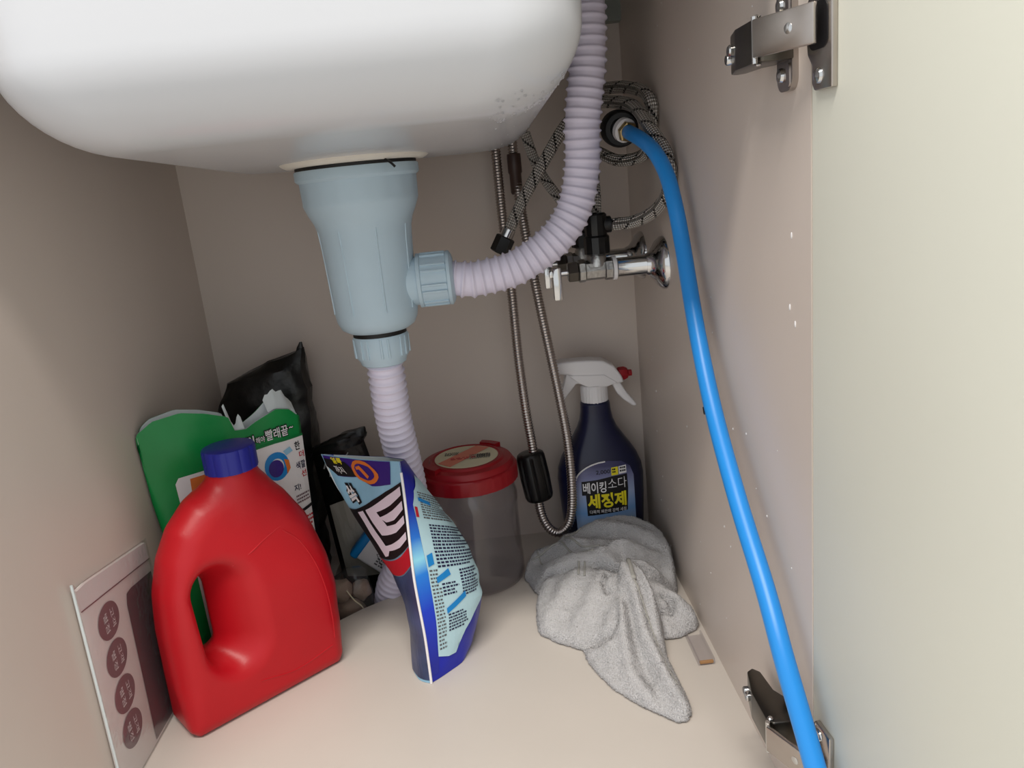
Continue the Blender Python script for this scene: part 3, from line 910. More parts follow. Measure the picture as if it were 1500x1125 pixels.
# torn white flap at the right of the mouth
def gflap(u, v):
    b = gfront(0.80 + 0.19 * u, 1.0)
    return b - GN * (0.004 + 0.012 * v) + np.array([0, 0, 0.020 * v * (math.sin(math.pi * (0.15 + 0.7 * u)) ** 0.6) + 0.002 * math.sin(u * 21) * v])
V, F = loft([[gflap(i / 10, j / 5) for i in range(11)] for j in range(6)], close=False)
obj('torn_flap', V, F, M['lining'], gb, angle=0)
def gflap2(u, v):
    b = gfront(0.535 + 0.10 * u, 1.0)
    return b - GN * (0.003 + 0.008 * v) + np.array([0, 0, 0.016 * v * (0.6 + 0.4 * math.sin(u * 9))])
V, F = loft([[gflap2(i / 8, j / 4) for i in range(9)] for j in range(5)], close=False)
obj('torn_flap', V, F, M['lining'], gb, angle=0)
def gmet(s, z):
    v = z / np.interp(s, tsx, tsz)
    s_l = 0.020 - 0.024 * v ** 1.3; s_r = 0.168 + 0.010 * v
    return gfront((s - s_l) / (s_r - s_l), v)
def gs(s, z, off):
    e = 0.0008
    p = gmet(s, z); n = np.cross(gmet(s + e, z) - gmet(s - e, z), gmet(s, z + e) - gmet(s, z - e))
    return p + n / np.linalg.norm(n) * off
decal('white_panel', fill2d([[(0.032, 0.02), (0.029, 0.228), (0.033, 0.234), (0.060, 0.236), (0.100, 0.241), (0.140, 0.2425), (0.1765, 0.241), (0.172, 0.14), (0.169, 0.02)]]), gs, M['paper'], gb, 0.008, 0.0010)
decal('orange_flash', fill2d([[(0.040, 0.180), (0.044, 0.2305), (0.062, 0.232), (0.080, 0.233), (0.080, 0.180)]]), gs, M['orange'], gb, 0.008, 0.0014)
decal('dark_rule', fill2d([[(0.095, 0.2435), (0.140, 0.245), (0.1765, 0.2435), (0.1765, 0.2412), (0.140, 0.2425), (0.095, 0.241)]]), gs, M['greenink'], gb, 0.008, 0.0014)
def two(t, fit, b0=0.06):
    x0, x1, z0, z1 = fit
    decal('lettering', text2d(t, bold=b0, fit=(x0 - 0.0010, x1 + 0.0010, z0 - 0.0012, z1 + 0.0012)), gs, M['ink'], gb, 0.008, 0.0014)
    decal('lettering', text2d(t, bold=0.01, fit=fit), gs, M['whiteink'], gb, 0.008, 0.0019)
two('그린', (0.096, 0.118, 0.2475, 0.2590)); two('해야', (0.1195, 0.1300, 0.2485, 0.2555), 0.02); two('빨래끝', (0.1315, 0.1585, 0.2480, 0.2605)); two('~', (0.1605, 0.1655, 0.2545, 0.2565), 0.02)
decal('swirl', ring2d(0.138, 0.216, 0.0150, 0.0165, 0.45), gs, M['cyan'], gb, 0.008, 0.0014)
decal('swirl', fill2d([ellipse(0.136, 0.214, 0.0090, 0.0100)]), gs, M['violet'], gb, 0.008, 0.0018)
decal('swirl', fill2d([[(0.147, 0.222), (0.153, 0.219), (0.1535, 0.209), (0.148, 0.203), (0.1485, 0.211)]]), gs, M['orange'], gb, 0, 0.0019)
decal('swirl', fill2d([[(0.148, 0.231), (0.157, 0.234), (0.160, 0.228), (0.151, 0.225)]]), gs, M['skyprint'], gb, 0, 0.0019)
for t, fit, mm in (('한', (0.1635, 0.1705, 0.2265, 0.2370), 'ink'), ('더', (0.1675, 0.1740, 0.2160, 0.2240), 'redink'), ('색깔', (0.1610, 0.1735, 0.2030, 0.2125), 'navy'), ('선', (0.1660, 0.1730, 0.1925, 0.2005), 'redink'), ('지!', (0.1530, 0.1620, 0.1790, 0.1870), 'navy')):
    decal('lettering', text2d(t, bold=0.02, fit=fit), gs, M[mm], gb, 0.008, 0.0015)
decal('small_print', dashes(0.1535, 0.1720, 0.1620, 0.1740, 3, 8, 0.5, 0.25, 4), gs, M['mauve'], gb, 0, 0.0015)
decal('black_rule', fill2d([[(0.150, 0.1500), (0.1735, 0.1535), (0.1735, 0.1575), (0.150, 0.1540)]]), gs, M['ink'], gb, 0.008, 0.0015)
decal('small_print', dashes(0.158, 0.1720, 0.1250, 0.1450, 4, 6, 0.5, 0.25, 5), gs, M['redink'], gb, 0, 0.0015)
decal('green_band', fill2d([[(0.156, 0.1040), (0.1720, 0.1070), (0.1720, 0.1170), (0.156, 0.1140)]]), gs, M['greenink'], gb, 0.008, 0.0015)
decal('small_print', dashes(0.158, 0.1705, 0.0800, 0.1000, 5, 6, 0.5, 0.25, 6), gs, M['ink'], gb, 0, 0.0015)

# ------------------------------------------------------------------ crumpled bag helper
def lumpy(loops, nz_sc, amp, sub=2, seed=0):
    """loft with fine resampling and creases"""
    L_ = [np.asarray(l, float) for l in loops]
    out = []
    for i in range(len(L_) - 1):
        for t in np.linspace(0, 1, 6, endpoint=False):
            out.append(L_[i] * (1 - t) + L_[i + 1] * t)
    out.append(L_[-1])
    res = []
    for l in out:
        c = l.mean(0); n = len(l); q = []
        for k in range(n):
            for t in (0, 1 / 3, 2 / 3):
                p = l[k] * (1 - t) + l[(k + 1) % n] * t
                w = Vector(p) * nz_sc + Vector((seed * 3.1, seed, 0))
                d = p - c; d[2] *= 0.2; ln = np.linalg.norm(d) + 1e-9
                r = (1.0 - 2.0 * abs(mnoise.noise(w))) * amp + mnoise.noise(w * 2.7) * amp * 0.5
                q.append(p + d / ln * r)
        res.append(q)
    return loft(res, cap0=True, cap1=True)

def ov(cx, cy, rx, ry, z, n=14, dz=None, pw=0.7):
    out = []
    for k in range(n):
        a = 2 * math.pi * k / n
        ca, sa = math.cos(a), math.sin(a)
        out.append((cx + rx * math.copysign(abs(ca) ** pw, ca), cy + ry * math.copysign(abs(sa) ** pw, sa), z + (dz(ca, sa) if dz else 0)))
    return out

bl = [ov(0.066, 0.522, 0.050, 0.046, 0.002), ov(0.067, 0.524, 0.056, 0.046, 0.06), ov(0.070, 0.526, 0.058, 0.044, 0.14), ov(0.072, 0.528, 0.060, 0.040, 0.21),
      ov(0.074, 0.528, 0.060, 0.030, 0.262, dz=lambda c, s: 0.008 * c), ov(0.084, 0.526, 0.050, 0.018, 0.296, dz=lambda c, s: 0.010 * c), ov(0.100, 0.525, 0.034, 0.006, 0.311, dz=lambda c, s: 0.012 * c)]
V, F = lumpy(bl, 22, 0.005, seed=2)
V[:, 0] = np.clip(V[:, 0], 0.003, 0.126 + 0.012)
V[:, 1] = np.minimum(V[:, 1], 0.574); V[:, 2] = np.maximum(V[:, 2], 0.0005)
bb = thing('black_bin_bag', (0.07, 0.512, 0), 'tall crumpled black plastic bag standing in the back corner', 'bag')
obj('film', V, F, M['bag'], bb, angle=25)
V, F = lumpy([ov(0.127, 0.525, 0.008, 0.003, 0.304), ov(0.1300, 0.525, 0.005, 0.0025, 0.318), ov(0.1330, 0.525, 0.0015, 0.001, 0.330)], 60, 0.001)
obj('twisted_tip', V, F, M['bag'], bb, angle=25)

# ------------------------------------------------------------------ dark snack bag leaning in the floor opening
def pillow(TL, TR, BR, BL, th, nrm, nu=18, nv=24, cr=0.003, seed=1, edge=0.6):
    TL, TR, BR, BL, nrm = [np.asarray(a, float) for a in (TL, TR, BR, BL, nrm)]
    def f(u, v, s=1):
        p = (BL * (1 - u) + BR * u) * (1 - v) + (TL * (1 - u) + TR * u) * v
        uu, vv = min(max(u, 0), 1), min(max(v, 0), 1)
        b = th * (math.sin(math.pi * uu) * math.sin(math.pi * vv)) ** edge
        return p + nrm * s * b + nrm * cr * mnoise.noise(Vector((u * 7 + seed, v * 9, s))) * min(1, 4 * min(uu, 1 - uu, vv, 1 - vv) + 0.3)
    return f
def pillow_mesh(f, nu=18, nv=24):
    front = loft([[f(i / nu, j / nv, 1) for i in range(nu + 1)] for j in range(nv + 1)], close=False)
    back = loft([[f(i / nu, j / nv, -1) for i in range(nu + 1)] for j in range(nv + 1)], close=False)
    V, F = join(front, back)
    bm = bmesh.new()
    vv = [bm.verts.new(p) for p in V]
    for q in F: bm.faces.new([vv[i] for i in q])
    bmesh.ops.remove_doubles(bm, verts=bm.verts[:], dist=0.0012)
    bm.verts.index_update()
    V = np.array([v.co[:] for v in bm.verts]); F = [[v.index for v in q.verts] for q in bm.faces]
    bm.free()
    return V, F
sn = thing('snack_bag', (0.19, 0.53, -0.119), 'dark snack bag with a grey lower half and faint scrawled lettering', 'bag')
pf = pillow((0.131, 0.491, 0.196), (0.199, 0.491, 0.207), (0.249, 0.549, -0.117), (0.138, 0.549, -0.117), 0.012, (0, -1, -0.17), cr=0.0015, seed=3)
V, F = pillow_mesh(pf)
obj('film', V, F, M['bag'], sn, angle=30)
ps = surf_from(lambda u, v: pf(u, v, 1))
decal('grey_panel', fill2d([[(0.10, 0.36), (0.11, 0.73), (0.95, 0.79), (0.95, 0.36)]]), ps, M['greybag'], sn, 0.05, 0.0025)
scr = [[(0.16, 0.90), (0.30, 0.955), (0.24, 0.86)], [(0.34, 0.95), (0.46, 0.925), (0.38, 0.88), (0.50, 0.865)], [(0.66, 0.945), (0.55, 0.915), (0.60, 0.875), (0.70, 0.88)],
       [(0.36, 0.845), (0.37, 0.80)], [(0.46, 0.85), (0.45, 0.805), (0.53, 0.81)], [(0.58, 0.855), (0.60, 0.80)], [(0.66, 0.85), (0.67, 0.81)]]
for s_ in scr:
    V, F, _ = tube([ps(u, v, 0.0010) for u, v in s_], 0.003, 0.0010, 6)
    obj('scrawl', V, F, M['scrawl'], sn)
V, F = lumpy([ov(0.163, 0.493, 0.033, 0.008, 0.190, dz=lambda c, s: 0.006 * c), ov(0.170, 0.493, 0.034, 0.007, 0.202, dz=lambda c, s: 0.006 * c), ov(0.186, 0.493, 0.016, 0.004, 0.213, dz=lambda c, s: 0.004 * c)], 60, 0.003, seed=5)
obj('crimped_top', V, F, M['bag'], sn, angle=25)

# ------------------------------------------------------------------ small white pack with blue end
pk = thing('wipes_pack', (0.19, 0.488, -0.119), 'small white pack with a blue end and dark print behind the pouch', 'pack')
PA = math.radians(42)
def pkx(VF):
    return xf(VF, (0, PA, 0), (0.1800, 0.4900, 0.0620))
bx_ = pkx(box(0.004, 0.078, -0.0095, 0.0095, -0.026, 0.026, 0.005, 3))
obj('wrapper', bx_[0], bx_[1], M['white'], pk)
bx_ = pkx(box(-0.004, 0.008, -0.0105, 0.0105, -0.0275, 0.0275, 0.004, 3))
obj('blue_end', bx_[0], bx_[1], M['cyan'], pk)
def pks(u, v, off):
    return pkx((np.array([[u, -0.0095 - off, v]]), []))[0][0]
decal('print_frame', ring2d(0.050, -0.004, 0.025, 0.019, 0.06, 4), pks, M['greyink'], pk)
decal('small_print', dashes(0.030, 0.072, -0.020, 0.014, 8, 8, 0.5, 0.3, 11), pks, M['greyink'], pk)

# ------------------------------------------------------------------ clear bag of brown roots
cb = thing('clear_food_bag', (0.165, 0.437, -0.119), 'clear film bag of brownish lumps sunk in the floor opening', 'bag')
def blob(c, r, seed):
    V, F = lathe([(max(1e-4, math.sin(math.pi * k / 12)), -math.cos(math.pi * k / 12)) for k in range(13)], 20)
    out = []
    for p in V:
        n = 1 + 0.25 * mnoise.noise(Vector(p) * 1.7 + Vector((seed, 0, 0)))
        out.append(np.array(c) + p * np.array(r) * n)
    return out, F
for i, (c, r) in enumerate((((0.158, 0.434, 0.020), (0.019, 0.013, 0.015)), ((0.183, 0.441, 0.014), (0.014, 0.012, 0.014)), ((0.165, 0.436, -0.012), (0.022, 0.014, 0.018)),
                            ((0.178, 0.440, -0.04), (0.018, 0.014, 0.02)), ((0.152, 0.432, -0.05), (0.014, 0.014, 0.02)), ((0.166, 0.438, -0.088), (0.026, 0.015, 0.028)))):
    V, F = blob((c[0] - 0.006, c[1], c[2]), (r[0] * 0.9, r[1] * 0.9, r[2]), i * 2.3)
    obj('lump', V, F, M['brown'], cb, angle=0)
V, F = lumpy([ov(0.16, 0.437, 0.030, 0.016, -0.1185), ov(0.16, 0.437, 0.032, 0.018, -0.06), ov(0.161, 0.437, 0.031, 0.018, 0.0), ov(0.162, 0.437, 0.027, 0.016, 0.028), ov(0.172, 0.439, 0.012, 0.006, 0.045)], 40, 0.002, seed=9)
obj('film', V, F, M['film'], cb, angle=0)
V, F, _ = tube([(0.163, 0.4195, 0.026), (0.171, 0.4185, 0.012), (0.180, 0.4190, 0.0), (0.182, 0.419, -0.02)], 0.003, 0.0008, 6)
obj('string', V, F, M['cream'], cb)

# ------------------------------------------------------------------ blue detergent pouch
pN = np.array([(0.2768, 0.245, 0.0004), (0.2762, 0.25, 0.0552), (0.2726, 0.258, 0.115), (0.2725, 0.27, 0.1752), (0.2719, 0.28, 0.2092), (0.2702, 0.29, 0.2351)])
pL = np.array([(0.2553, 0.28, 0.0004), (0.2545, 0.3, 0.041), (0.2494, 0.312, 0.0697), (0.2307, 0.328, 0.1168), (0.2169, 0.338, 0.1644), (0.2207, 0.345, 0.2235)])
pR = np.array([(0.317, 0.305, 0.0004), (0.3347, 0.315, 0.046), (0.3339, 0.325, 0.0879), (0.314, 0.335, 0.1321), (0.2891, 0.340, 0.1666), (0.2537, 0.355, 0.2179)])
pF = np.array([(0.2764, 0.360, 0.0004), (0.2686, 0.365, 0.0435), (0.2525, 0.370, 0.0864), (0.2184, 0.370, 0.1275), (0.1876, 0.370, 0.1754), (0.1708, 0.375, 0.2243)])
def rail(R, v):
    v = min(max(v, -0.02), 1.02) * 5
    i = int(min(max(math.floor(v), 0), 4)); t = v - i
    Q = [R[max(i - 1, 0)], R[i], R[i + 1], R[min(i + 2, 5)]]
    return 0.5 * ((2 * Q[1]) + (-Q[0] + Q[2]) * t + (2 * Q[0] - 5 * Q[1] + 4 * Q[2] - Q[3]) * t * t + (-Q[0] + 3 * Q[1] - 3 * Q[2] + Q[3]) * t ** 3)
def pside(R, u, v):
    a, m_, b = rail(pN, v), rail(R, v), rail(pF, v)
    c = 2 * m_ - 0.5 * (a + b)
    return a * (1 - u) ** 2 + c * 2 * u * (1 - u) + b * u * u
def pfront(u, v):
    p = pside(pL, u, v); return p + np.array([-1, 0, 0]) * 0.002 * mnoise.noise(Vector((u * 5, v * 9, 0))) * math.sin(math.pi * min(max(u, 0), 1))
def pback(u, v):
    return pside(pR, u, v) + np.array([1, 0, 0]) * 0.0035 * mnoise.noise(Vector((u * 6, v * 11, 4))) * math.sin(math.pi * min(max(u, 0), 1))
po = thing('detergent_pouch', (0.28, 0.30, 0), 'blue and purple detergent refill pouch, torn open, standing before the clear jar', 'pouch')
NV = 40
fm = loft([[pfront(i / 24, j / NV) for i in range(25)] for j in range(NV + 1)], close=False)
obj('front_panel', fm[0], fm[1], M['skyprint'], po, angle=0)
bmh = loft([[pback(i / 24, j / NV) for i in range(25)] for j in range(NV + 1)], close=False)
obj('back_panel', bmh[0], bmh[1], M['deepblue'], po, angle=0)
V, F = loft([[pfront(i / 24, 0.0) for i in range(25)], [pback(i / 24, 0.0) for i in range(25)]], close=False)
obj('base_gusset', V, F, M['deepblue'], po)
pfs = surf_from(lambda u, v: pfront(u, v))
def pfo(u, v, off):   # outward on the front is the cross product's other side
    k = 1 if off >= 0 else -1
    p = pfs(u, v, off); q = pfs(u, v, -off)
    return p if (p[0] < q[0]) == (k > 0) else q
pbs = surf_from(lambda u, v: pback(u, v))
def pbo(u, v, off):
    k = 1 if off >= 0 else -1
    p = pbs(u, v, off); q = pbs(u, v, -off)
    return p if (p[0] > q[0]) == (k > 0) else q
inn = [[pfo(i / 24, j / NV, -0.0009) for i in range(25)] for j in range(NV - 12, NV + 1)]
V, F = join(loft(inn, close=False), loft([[pbo(i / 24, j / NV, -0.0009) for i in range(25)] for j in range(NV - 12, NV + 1)], close=False))
obj('lining', V, F, M['lining'], po, angle=0)
V, F, _ = tube([rail(pN, v) + np.array([0.0, -0.0005, 0]) for v in np.linspace(0.0, 0.9, 10)], 0.006, 0.0014, 8)
obj('side_seam', V, F, M['whiteink'], po)
# print on the front panel (u from the near seam to the far edge)
def pdec(nm, VF, m, off, step=0.05):
    return decal(nm, VF, pfo, m, po, step, off)
def quadtext(t, Q, bold=0.0):
    """lettering bent into a u,v quadrilateral: top-left, top-right, bottom-right, bottom-left"""
    V2, F2 = text2d(t, bold=bold, fit=(0, 1, 0, 1))
    Q = np.array(Q); out = []
    for a, b in V2:
        out.append(tuple((Q[0] * (1 - a) + Q[1] * a) * b + (Q[3] * (1 - a) + Q[2] * a) * (1 - b)))
    return out, F2
pdec('violet_field', fill2d([[(0.985, 0.995), (0.12, 0.995), (0.12, 0.865), (0.18, 0.873), (0.35, 0.885), (0.53, 0.920), (0.84, 0.907), (0.985, 0.93)]]), M['violet'], 0.0006)
pdec('dark_field', fill2d([[(0.985, 0.975), (0.72, 0.973), (0.53, 0.922), (0.84, 0.909), (0.985, 0.93)]]), M['ink'], 0.0009)
pdec('medal', fill2d([[(0.28, 0.9), (0.31, 0.893), (0.37, 0.893), (0.44, 0.903), (0.51, 0.913), (0.57, 0.927), (0.61, 0.947), (0.62, 0.96), (0.6, 0.98), (0.56, 0.99), (0.5, 0.992), (0.44, 0.985), (0.37, 0.967), (0.31, 0.947), (0.27, 0.927), (0.26, 0.913)]]), M['orange'], 0.0011)
pdec('medal', fill2d([[(0.32, 0.913), (0.35, 0.907), (0.39, 0.907), (0.44, 0.913), (0.49, 0.92), (0.53, 0.933), (0.56, 0.947), (0.57, 0.953), (0.56, 0.967), (0.53, 0.973), (0.49, 0.973), (0.44, 0.967), (0.39, 0.96), (0.35, 0.947), (0.32, 0.933), (0.31, 0.92)]]), M['violet'], 0.0014)
pdec('lettering', fill2d([[(0.55, 0.958), (0.50, 0.965), (0.37, 0.922), (0.39, 0.913), (0.50, 0.949), (0.535, 0.947)]]), M['orange'], 0.0018)
pdec('lettering', quadtext('얼룩', [(0.90, 0.990), (0.76, 0.993), (0.74, 0.960), (0.86, 0.957)], 0.03), M['yellow'], 0.0013)
pdec('lettering', quadtext('까지', [(0.88, 0.948), (0.76, 0.948), (0.70, 0.925), (0.82, 0.918)], 0.01), M['whiteink'], 0.0013)
pdec('lettering', quadtext('쏙', [(0.80, 0.888), (0.62, 0.897), (0.48, 0.838), (0.64, 0.806)], 0.10), M['ink'], 0.0010)
pdec('lettering', quadtext('쏙', [(0.775, 0.880), (0.64, 0.887), (0.51, 0.842), (0.64, 0.815)], 0.03), M['whiteink'], 0.0014)
pdec('black_field', fill2d([[(0.80, 0.79), (0.62, 0.807), (0.36, 0.835), (0.17, 0.845), (0.012, 0.845), (0.012, 0.520), (0.12, 0.530), (0.27, 0.547), (0.43, 0.567), (0.62, 0.58), (0.80, 0.60)]]), M['ink'], 0.0008)
for q in ([[(0.59, 0.797), (0.50, 0.803), (0.30, 0.585), (0.34, 0.572), (0.40, 0.577)]],
          [[(0.46, 0.805), (0.16, 0.822), (0.02, 0.822), (0.02, 0.768), (0.14, 0.768), (0.31, 0.780)], [(0.46, 0.805), (0.31, 0.780), (0.23, 0.687), (0.33, 0.667)],
           [(0.33, 0.667), (0.23, 0.687), (0.12, 0.655), (0.02, 0.645), (0.02, 0.608), (0.13, 0.618)], [(0.30, 0.752), (0.13, 0.735), (0.02, 0.730), (0.02, 0.678), (0.13, 0.680), (0.23, 0.707)],
           [(0.33, 0.615), (0.11, 0.580), (0.02, 0.572), (0.02, 0.545), (0.12, 0.552), (0.32, 0.590)]]):
    pdec('big_letter', fill2d(q), M['lilac'], 0.0016)
pdec('red_band', fill2d([[(0.80, 0.59), (0.62, 0.575), (0.43, 0.562), (0.27, 0.542), (0.15, 0.526), (0.012, 0.516), (0.012, 0.455), (0.16, 0.467), (0.45, 0.507), (0.80, 0.54)]]), M['redink'], 0.0011)
pdec('dark_band', fill2d([[(0.80, 0.535), (0.45, 0.502), (0.16, 0.463), (0.012, 0.450), (0.012, 0.02), (0.95, 0.02), (0.95, 0.50)]]), mat('slate_blue_print', (58, 72, 110), 0.35, vary=0.45, vscale=30), 0.0009)
# print on the back panel
def bdec(nm, VF, m, off, step=0.03):
    return decal(nm, VF, pbo, m, po, step, off)
M['flare'] = blend_mat('cyan_flare_print', [(0.0, (18, 30, 150)), (0.30, (24, 60, 200)), (0.48, (40, 130, 226)), (0.56, (150, 222, 246)), (0.66, (40, 120, 220)), (0.82, (26, 40, 180)), (1.0, (26, 30, 140))], 'Z', 0.02, 0.235, 0.3, 0.05)
bdec('blue_band', fill2d([[(0.004, 0.04), (0.004, 0.985), (0.15, 0.985), (0.06, 0.80), (0.035, 0.70), (0.045, 0.55), (0.055, 0.42), (0.055, 0.25), (0.05, 0.107), (0.05, 0.04)]]), M['flare'], 0.0007, 0.03)
bdec('text_panel', fill2d([[(0.05, 0.107), (0.11, 0.090), (0.17, 0.087), (0.15, 0.14), (0.23, 0.16), (0.31, 0.207), (0.42, 0.26), (0.60, 0.32), (0.70, 0.50), (0.70, 0.70), (0.60, 0.80), (0.40, 0.86), (0.15, 0.90), (0.06, 0.80), (0.035, 0.70), (0.045, 0.55), (0.055, 0.42), (0.055, 0.25)]]), M['pale'], 0.0010, 0.03)
bdec('small_print', dashes(0.10, 0.42, 0.43, 0.60, 13, 16, 0.55, 0.25, 21), M['navy'], 0.0015, 0.08)
bdec('small_print', dashes(0.22, 0.40, 0.30, 0.42, 9, 9, 0.55, 0.25, 26), M['navy'], 0.0015, 0.08)
bdec('small_print', dashes(0.08, 0.34, 0.62, 0.80, 11, 12, 0.5, 0.25, 22), M['greyink'], 0.0015, 0.08)
bdec('small_print', dashes(0.06, 0.10, 0.12, 0.43, 22, 3, 0.45, 0.3, 23), M['greyink'], 0.0015, 0.08)
bdec('small_print', dashes(0.105, 0.20, 0.32, 0.375, 4, 6, 0.5, 0.25, 24), M['navy'], 0.0015, 0.08)
bdec('small_print', dashes(0.115, 0.24, 0.175, 0.25, 6, 8, 0.5, 0.25, 25), M['navy'], 0.0015, 0.08)
for q in ([(0.085, 0.378), (0.16, 0.405), (0.15, 0.430), (0.085, 0.400)], [(0.11, 0.253), (0.24, 0.30), (0.235, 0.325), (0.11, 0.275)], [(0.058, 0.44), (0.085, 0.45), (0.085, 0.49), (0.058, 0.48)], [(0.07, 0.735), (0.15, 0.72), (0.15, 0.745), (0.07, 0.76)]):
    bdec('heading', fill2d([q]), M['cyan'], 0.0017)
bdec('red_mark', fill2d([[(0.040, 0.63), (0.055, 0.63), (0.055, 0.69), (0.040, 0.69)]]), M['redink'], 0.0017)

# ------------------------------------------------------------------ clear jar with red lid
JX, JY = 0.331, 0.467
jr = thing('storage_jar', (JX, JY, 0), 'round clear plastic jar with a crimson screw lid', 'jar')
outp = [(0.054, 0.0006), (0.0585, 0.003), (0.0600, 0.010), (0.0600, 0.030), (0.0590, 0.034), (0.0590, 0.104), (0.0600, 0.108), (0.0600, 0.118), (0.0575, 0.128), (0.0555, 0.134), (0.0555, 0.150)]
inp = [(r - 0.0014, z + (0.0014 if i < 2 else 0)) for i, (r, z) in enumerate(outp)][::-1]
V, F = lathe(outp + inp, 64, (JX, JY, 0), cap=False)
n_ = len(outp)
F.append(tuple(range(64))); F.append(tuple((2 * n_ - 1) * 64 + k for k in range(64)))
obj('jar_body', V, F, M['clear'], jr, angle=40)
rib = lambda r, h, a: r + (0.0005 if (r > 0.0625 and math.sin(a * 60) > 0) else 0)
V, F = lathe([(0.0600, 0.139), (0.0632, 0.1395), (0.0632, 0.1560), (0.0622, 0.1580), (0.0600, 0.1590), (0.0595, 0.1625), (0.0570, 0.1660), (0.0490, 0.1675), (0.0470, 0.1700), (0.0440, 0.1705), (0.0425, 0.1690), (0.01, 0.1690)], 120, (JX, JY, 0), rmod=rib)
ld = obj('lid', V, F, M['lidred'], jr, angle=30)
V, F = lathe([(0.005, 0.1700), (0.0405, 0.1700), (0.0408, 0.1696)], 48, (JX, JY, 0))
st = obj('sticker', V, F, M['cream'], ld)
def lids(u, v, off): return np.array([JX + u, JY + v, 0.1700 + off])
decal('stripe', fill2d([[(-0.036, -0.017), (-0.020, -0.034), (0.030, 0.026), (0.012, 0.0375)]]), lids, M['pinkink'], ld, 0, 0.0004)
decal('small_print', dashes(0.004, 0.030, -0.014, 0.004, 6, 9, 0.5, 0.3, 31), lids, M['greyink'], ld, 0, 0.0005)
decal('small_print', dashes(-0.028, -0.010, 0.006, 0.018, 3, 6, 0.5, 0.3, 32), lids, M['ink'], ld, 0, 0.0005)
decal('barcode', fill2d([[(0.014 + 0.0022 * k, -0.010), (0.0152 + 0.0022 * k, -0.010), (0.0152 + 0.0022 * k, 0.002), (0.014 + 0.0022 * k, 0.002)] for k in range(8)]), lids, M['ink'], ld, 0, 0.0007)
decal('stripe_print', dashes(-0.020, 0.012, -0.012, -0.004, 2, 5, 0.6, 0.3, 33), lids, M['redink'], ld, 0, 0.0008)
for a, w in ((215, 0.5), (55, 0.5)):
    pts = []
    for rr, zz in ((0.0490, 0.1655), (0.0490, 0.1715), (0.0588, 0.1715), (0.0588, 0.1645)):
        pts.append([(JX + rr * math.cos(math.radians(a) + w * (t - 0.5)), JY + rr * math.sin(math.radians(a) + w * (t - 0.5)), zz) for t in np.linspace(0, 1, 10)])
    V, F = loft(pts, close=False)
    F = F + [tuple(k * 10 for k in range(4)), tuple(k * 10 + 9 for k in range(4))]
    obj('grip_tab', V, F, M['lidred'], ld, angle=30)

# ------------------------------------------------------------------ spray bottle
BX, BY = 0.5085, 0.528
sb = thing('spray_bottle', (BX, BY, 0), 'navy spray cleaner bottle with white trigger head and red nozzle', 'bottle')
lev = [(0.0006, 0.050, 0.028), (0.004, 0.0535, 0.031), (0.03, 0.0555, 0.032), (0.075, 0.0580, 0.033), (0.105, 0.0588, 0.033), (0.120, 0.0570, 0.033), (0.135, 0.0515, 0.032), (0.150, 0.0430, 0.029),
       (0.163, 0.0345, 0.026), (0.176, 0.0270, 0.0225), (0.188, 0.0225, 0.020), (0.200, 0.0205, 0.019), (0.211, 0.0198, 0.0188), (0.2145, 0.0180, 0.0180)]
zs = [l[0] for l in lev]
def bsec(z):
    return np.interp(z, zs, [l[1] for l in lev]), np.interp(z, zs, [l[2] for l in lev])
def bpt(a, z):
    hw, hd = bsec(z); ca, sa = math.cos(a), math.sin(a)
    return (BX + hw * math.copysign(abs(ca) ** 0.8, ca), BY + hd * math.copysign(abs(sa) ** 0.8, sa), z)
zl = sorted(set(list(np.linspace(0.0006, 0.2145, 60)) + zs))
V, F = loft([[bpt(2 * math.pi * k / 56, z) for k in range(56)] for z in zl], cap0=True, cap1=True)
obj('bottle', V, F, M['navyb'], sb, angle=0)
V, F = lathe([(0.0150, 0.2130), (0.0178, 0.2135), (0.0178, 0.2340), (0.0165, 0.2375), (0.012, 0.239)], 72, (BX, BY, 0), rmod=lambda r, h, a: r + (0.0005 if r > 0.0165 and math.sin(a * 24) > 0 else 0))
obj('collar', V, F, M['white'], sb, angle=30)
HS = 0.0020
head = [(0.4568, 0.2738), (0.4641, 0.2756), (0.485, 0.2752), (0.5046, 0.2743), (0.5197, 0.2721), (0.5343, 0.2627), (0.5435, 0.2473), (0.546, 0.2383), (0.5327, 0.238), (0.5222, 0.2346), (0.4993, 0.2372), (0.4895, 0.2428), (0.4752, 0.2562), (0.4556, 0.2594)]
V, F = extrude_xz([(a + HS, b) for a, b in head], BY - 0.0135, BY + 0.0135, 0.0032, 3)
hd_ = obj('spray_head', V, F, M['white'], sb, angle=50)
V, F = extrude_xz([(0.4752, 0.2562), (0.522, 0.2525), (0.538, 0.2400), (0.525, 0.2360), (0.4993, 0.2380), (0.4895, 0.2432)], BY - 0.0150, BY - 0.0125, 0.0006)
obj('head_panel', V, F, M['white'], hd_, angle=50)
V, F = extrude_xz([(0.5313, 0.2400), (0.5428, 0.2390), (0.5522, 0.2212), (0.5629, 0.2066), (0.564, 0.2022), (0.5583, 0.2023), (0.5465, 0.2125), (0.5381, 0.2228)], BY - 0.008, BY + 0.008, 0.002, 2)
obj('trigger', V, F, M['white'], sb, angle=50)
V, F = extrude_xz([(0.4726, 0.2579), (0.480, 0.255), (0.4995, 0.2398), (0.4843, 0.2425), (0.4772, 0.2336), (0.465, 0.2193), (0.4619, 0.2255), (0.4676, 0.2412)], BY - 0.009, BY + 0.009, 0.0015, 2)
obj('head_skirt', V, F, M['white'], sb, angle=50)
V, F = lathe([(0.006, 0.5405), (0.0095, 0.5425), (0.0098, 0.5500), (0.0075, 0.5545), (0.0048, 0.5560), (0.0045, 0.5605), (0.002, 0.5610)], 8, (0, BY, 0.2480), 'X')
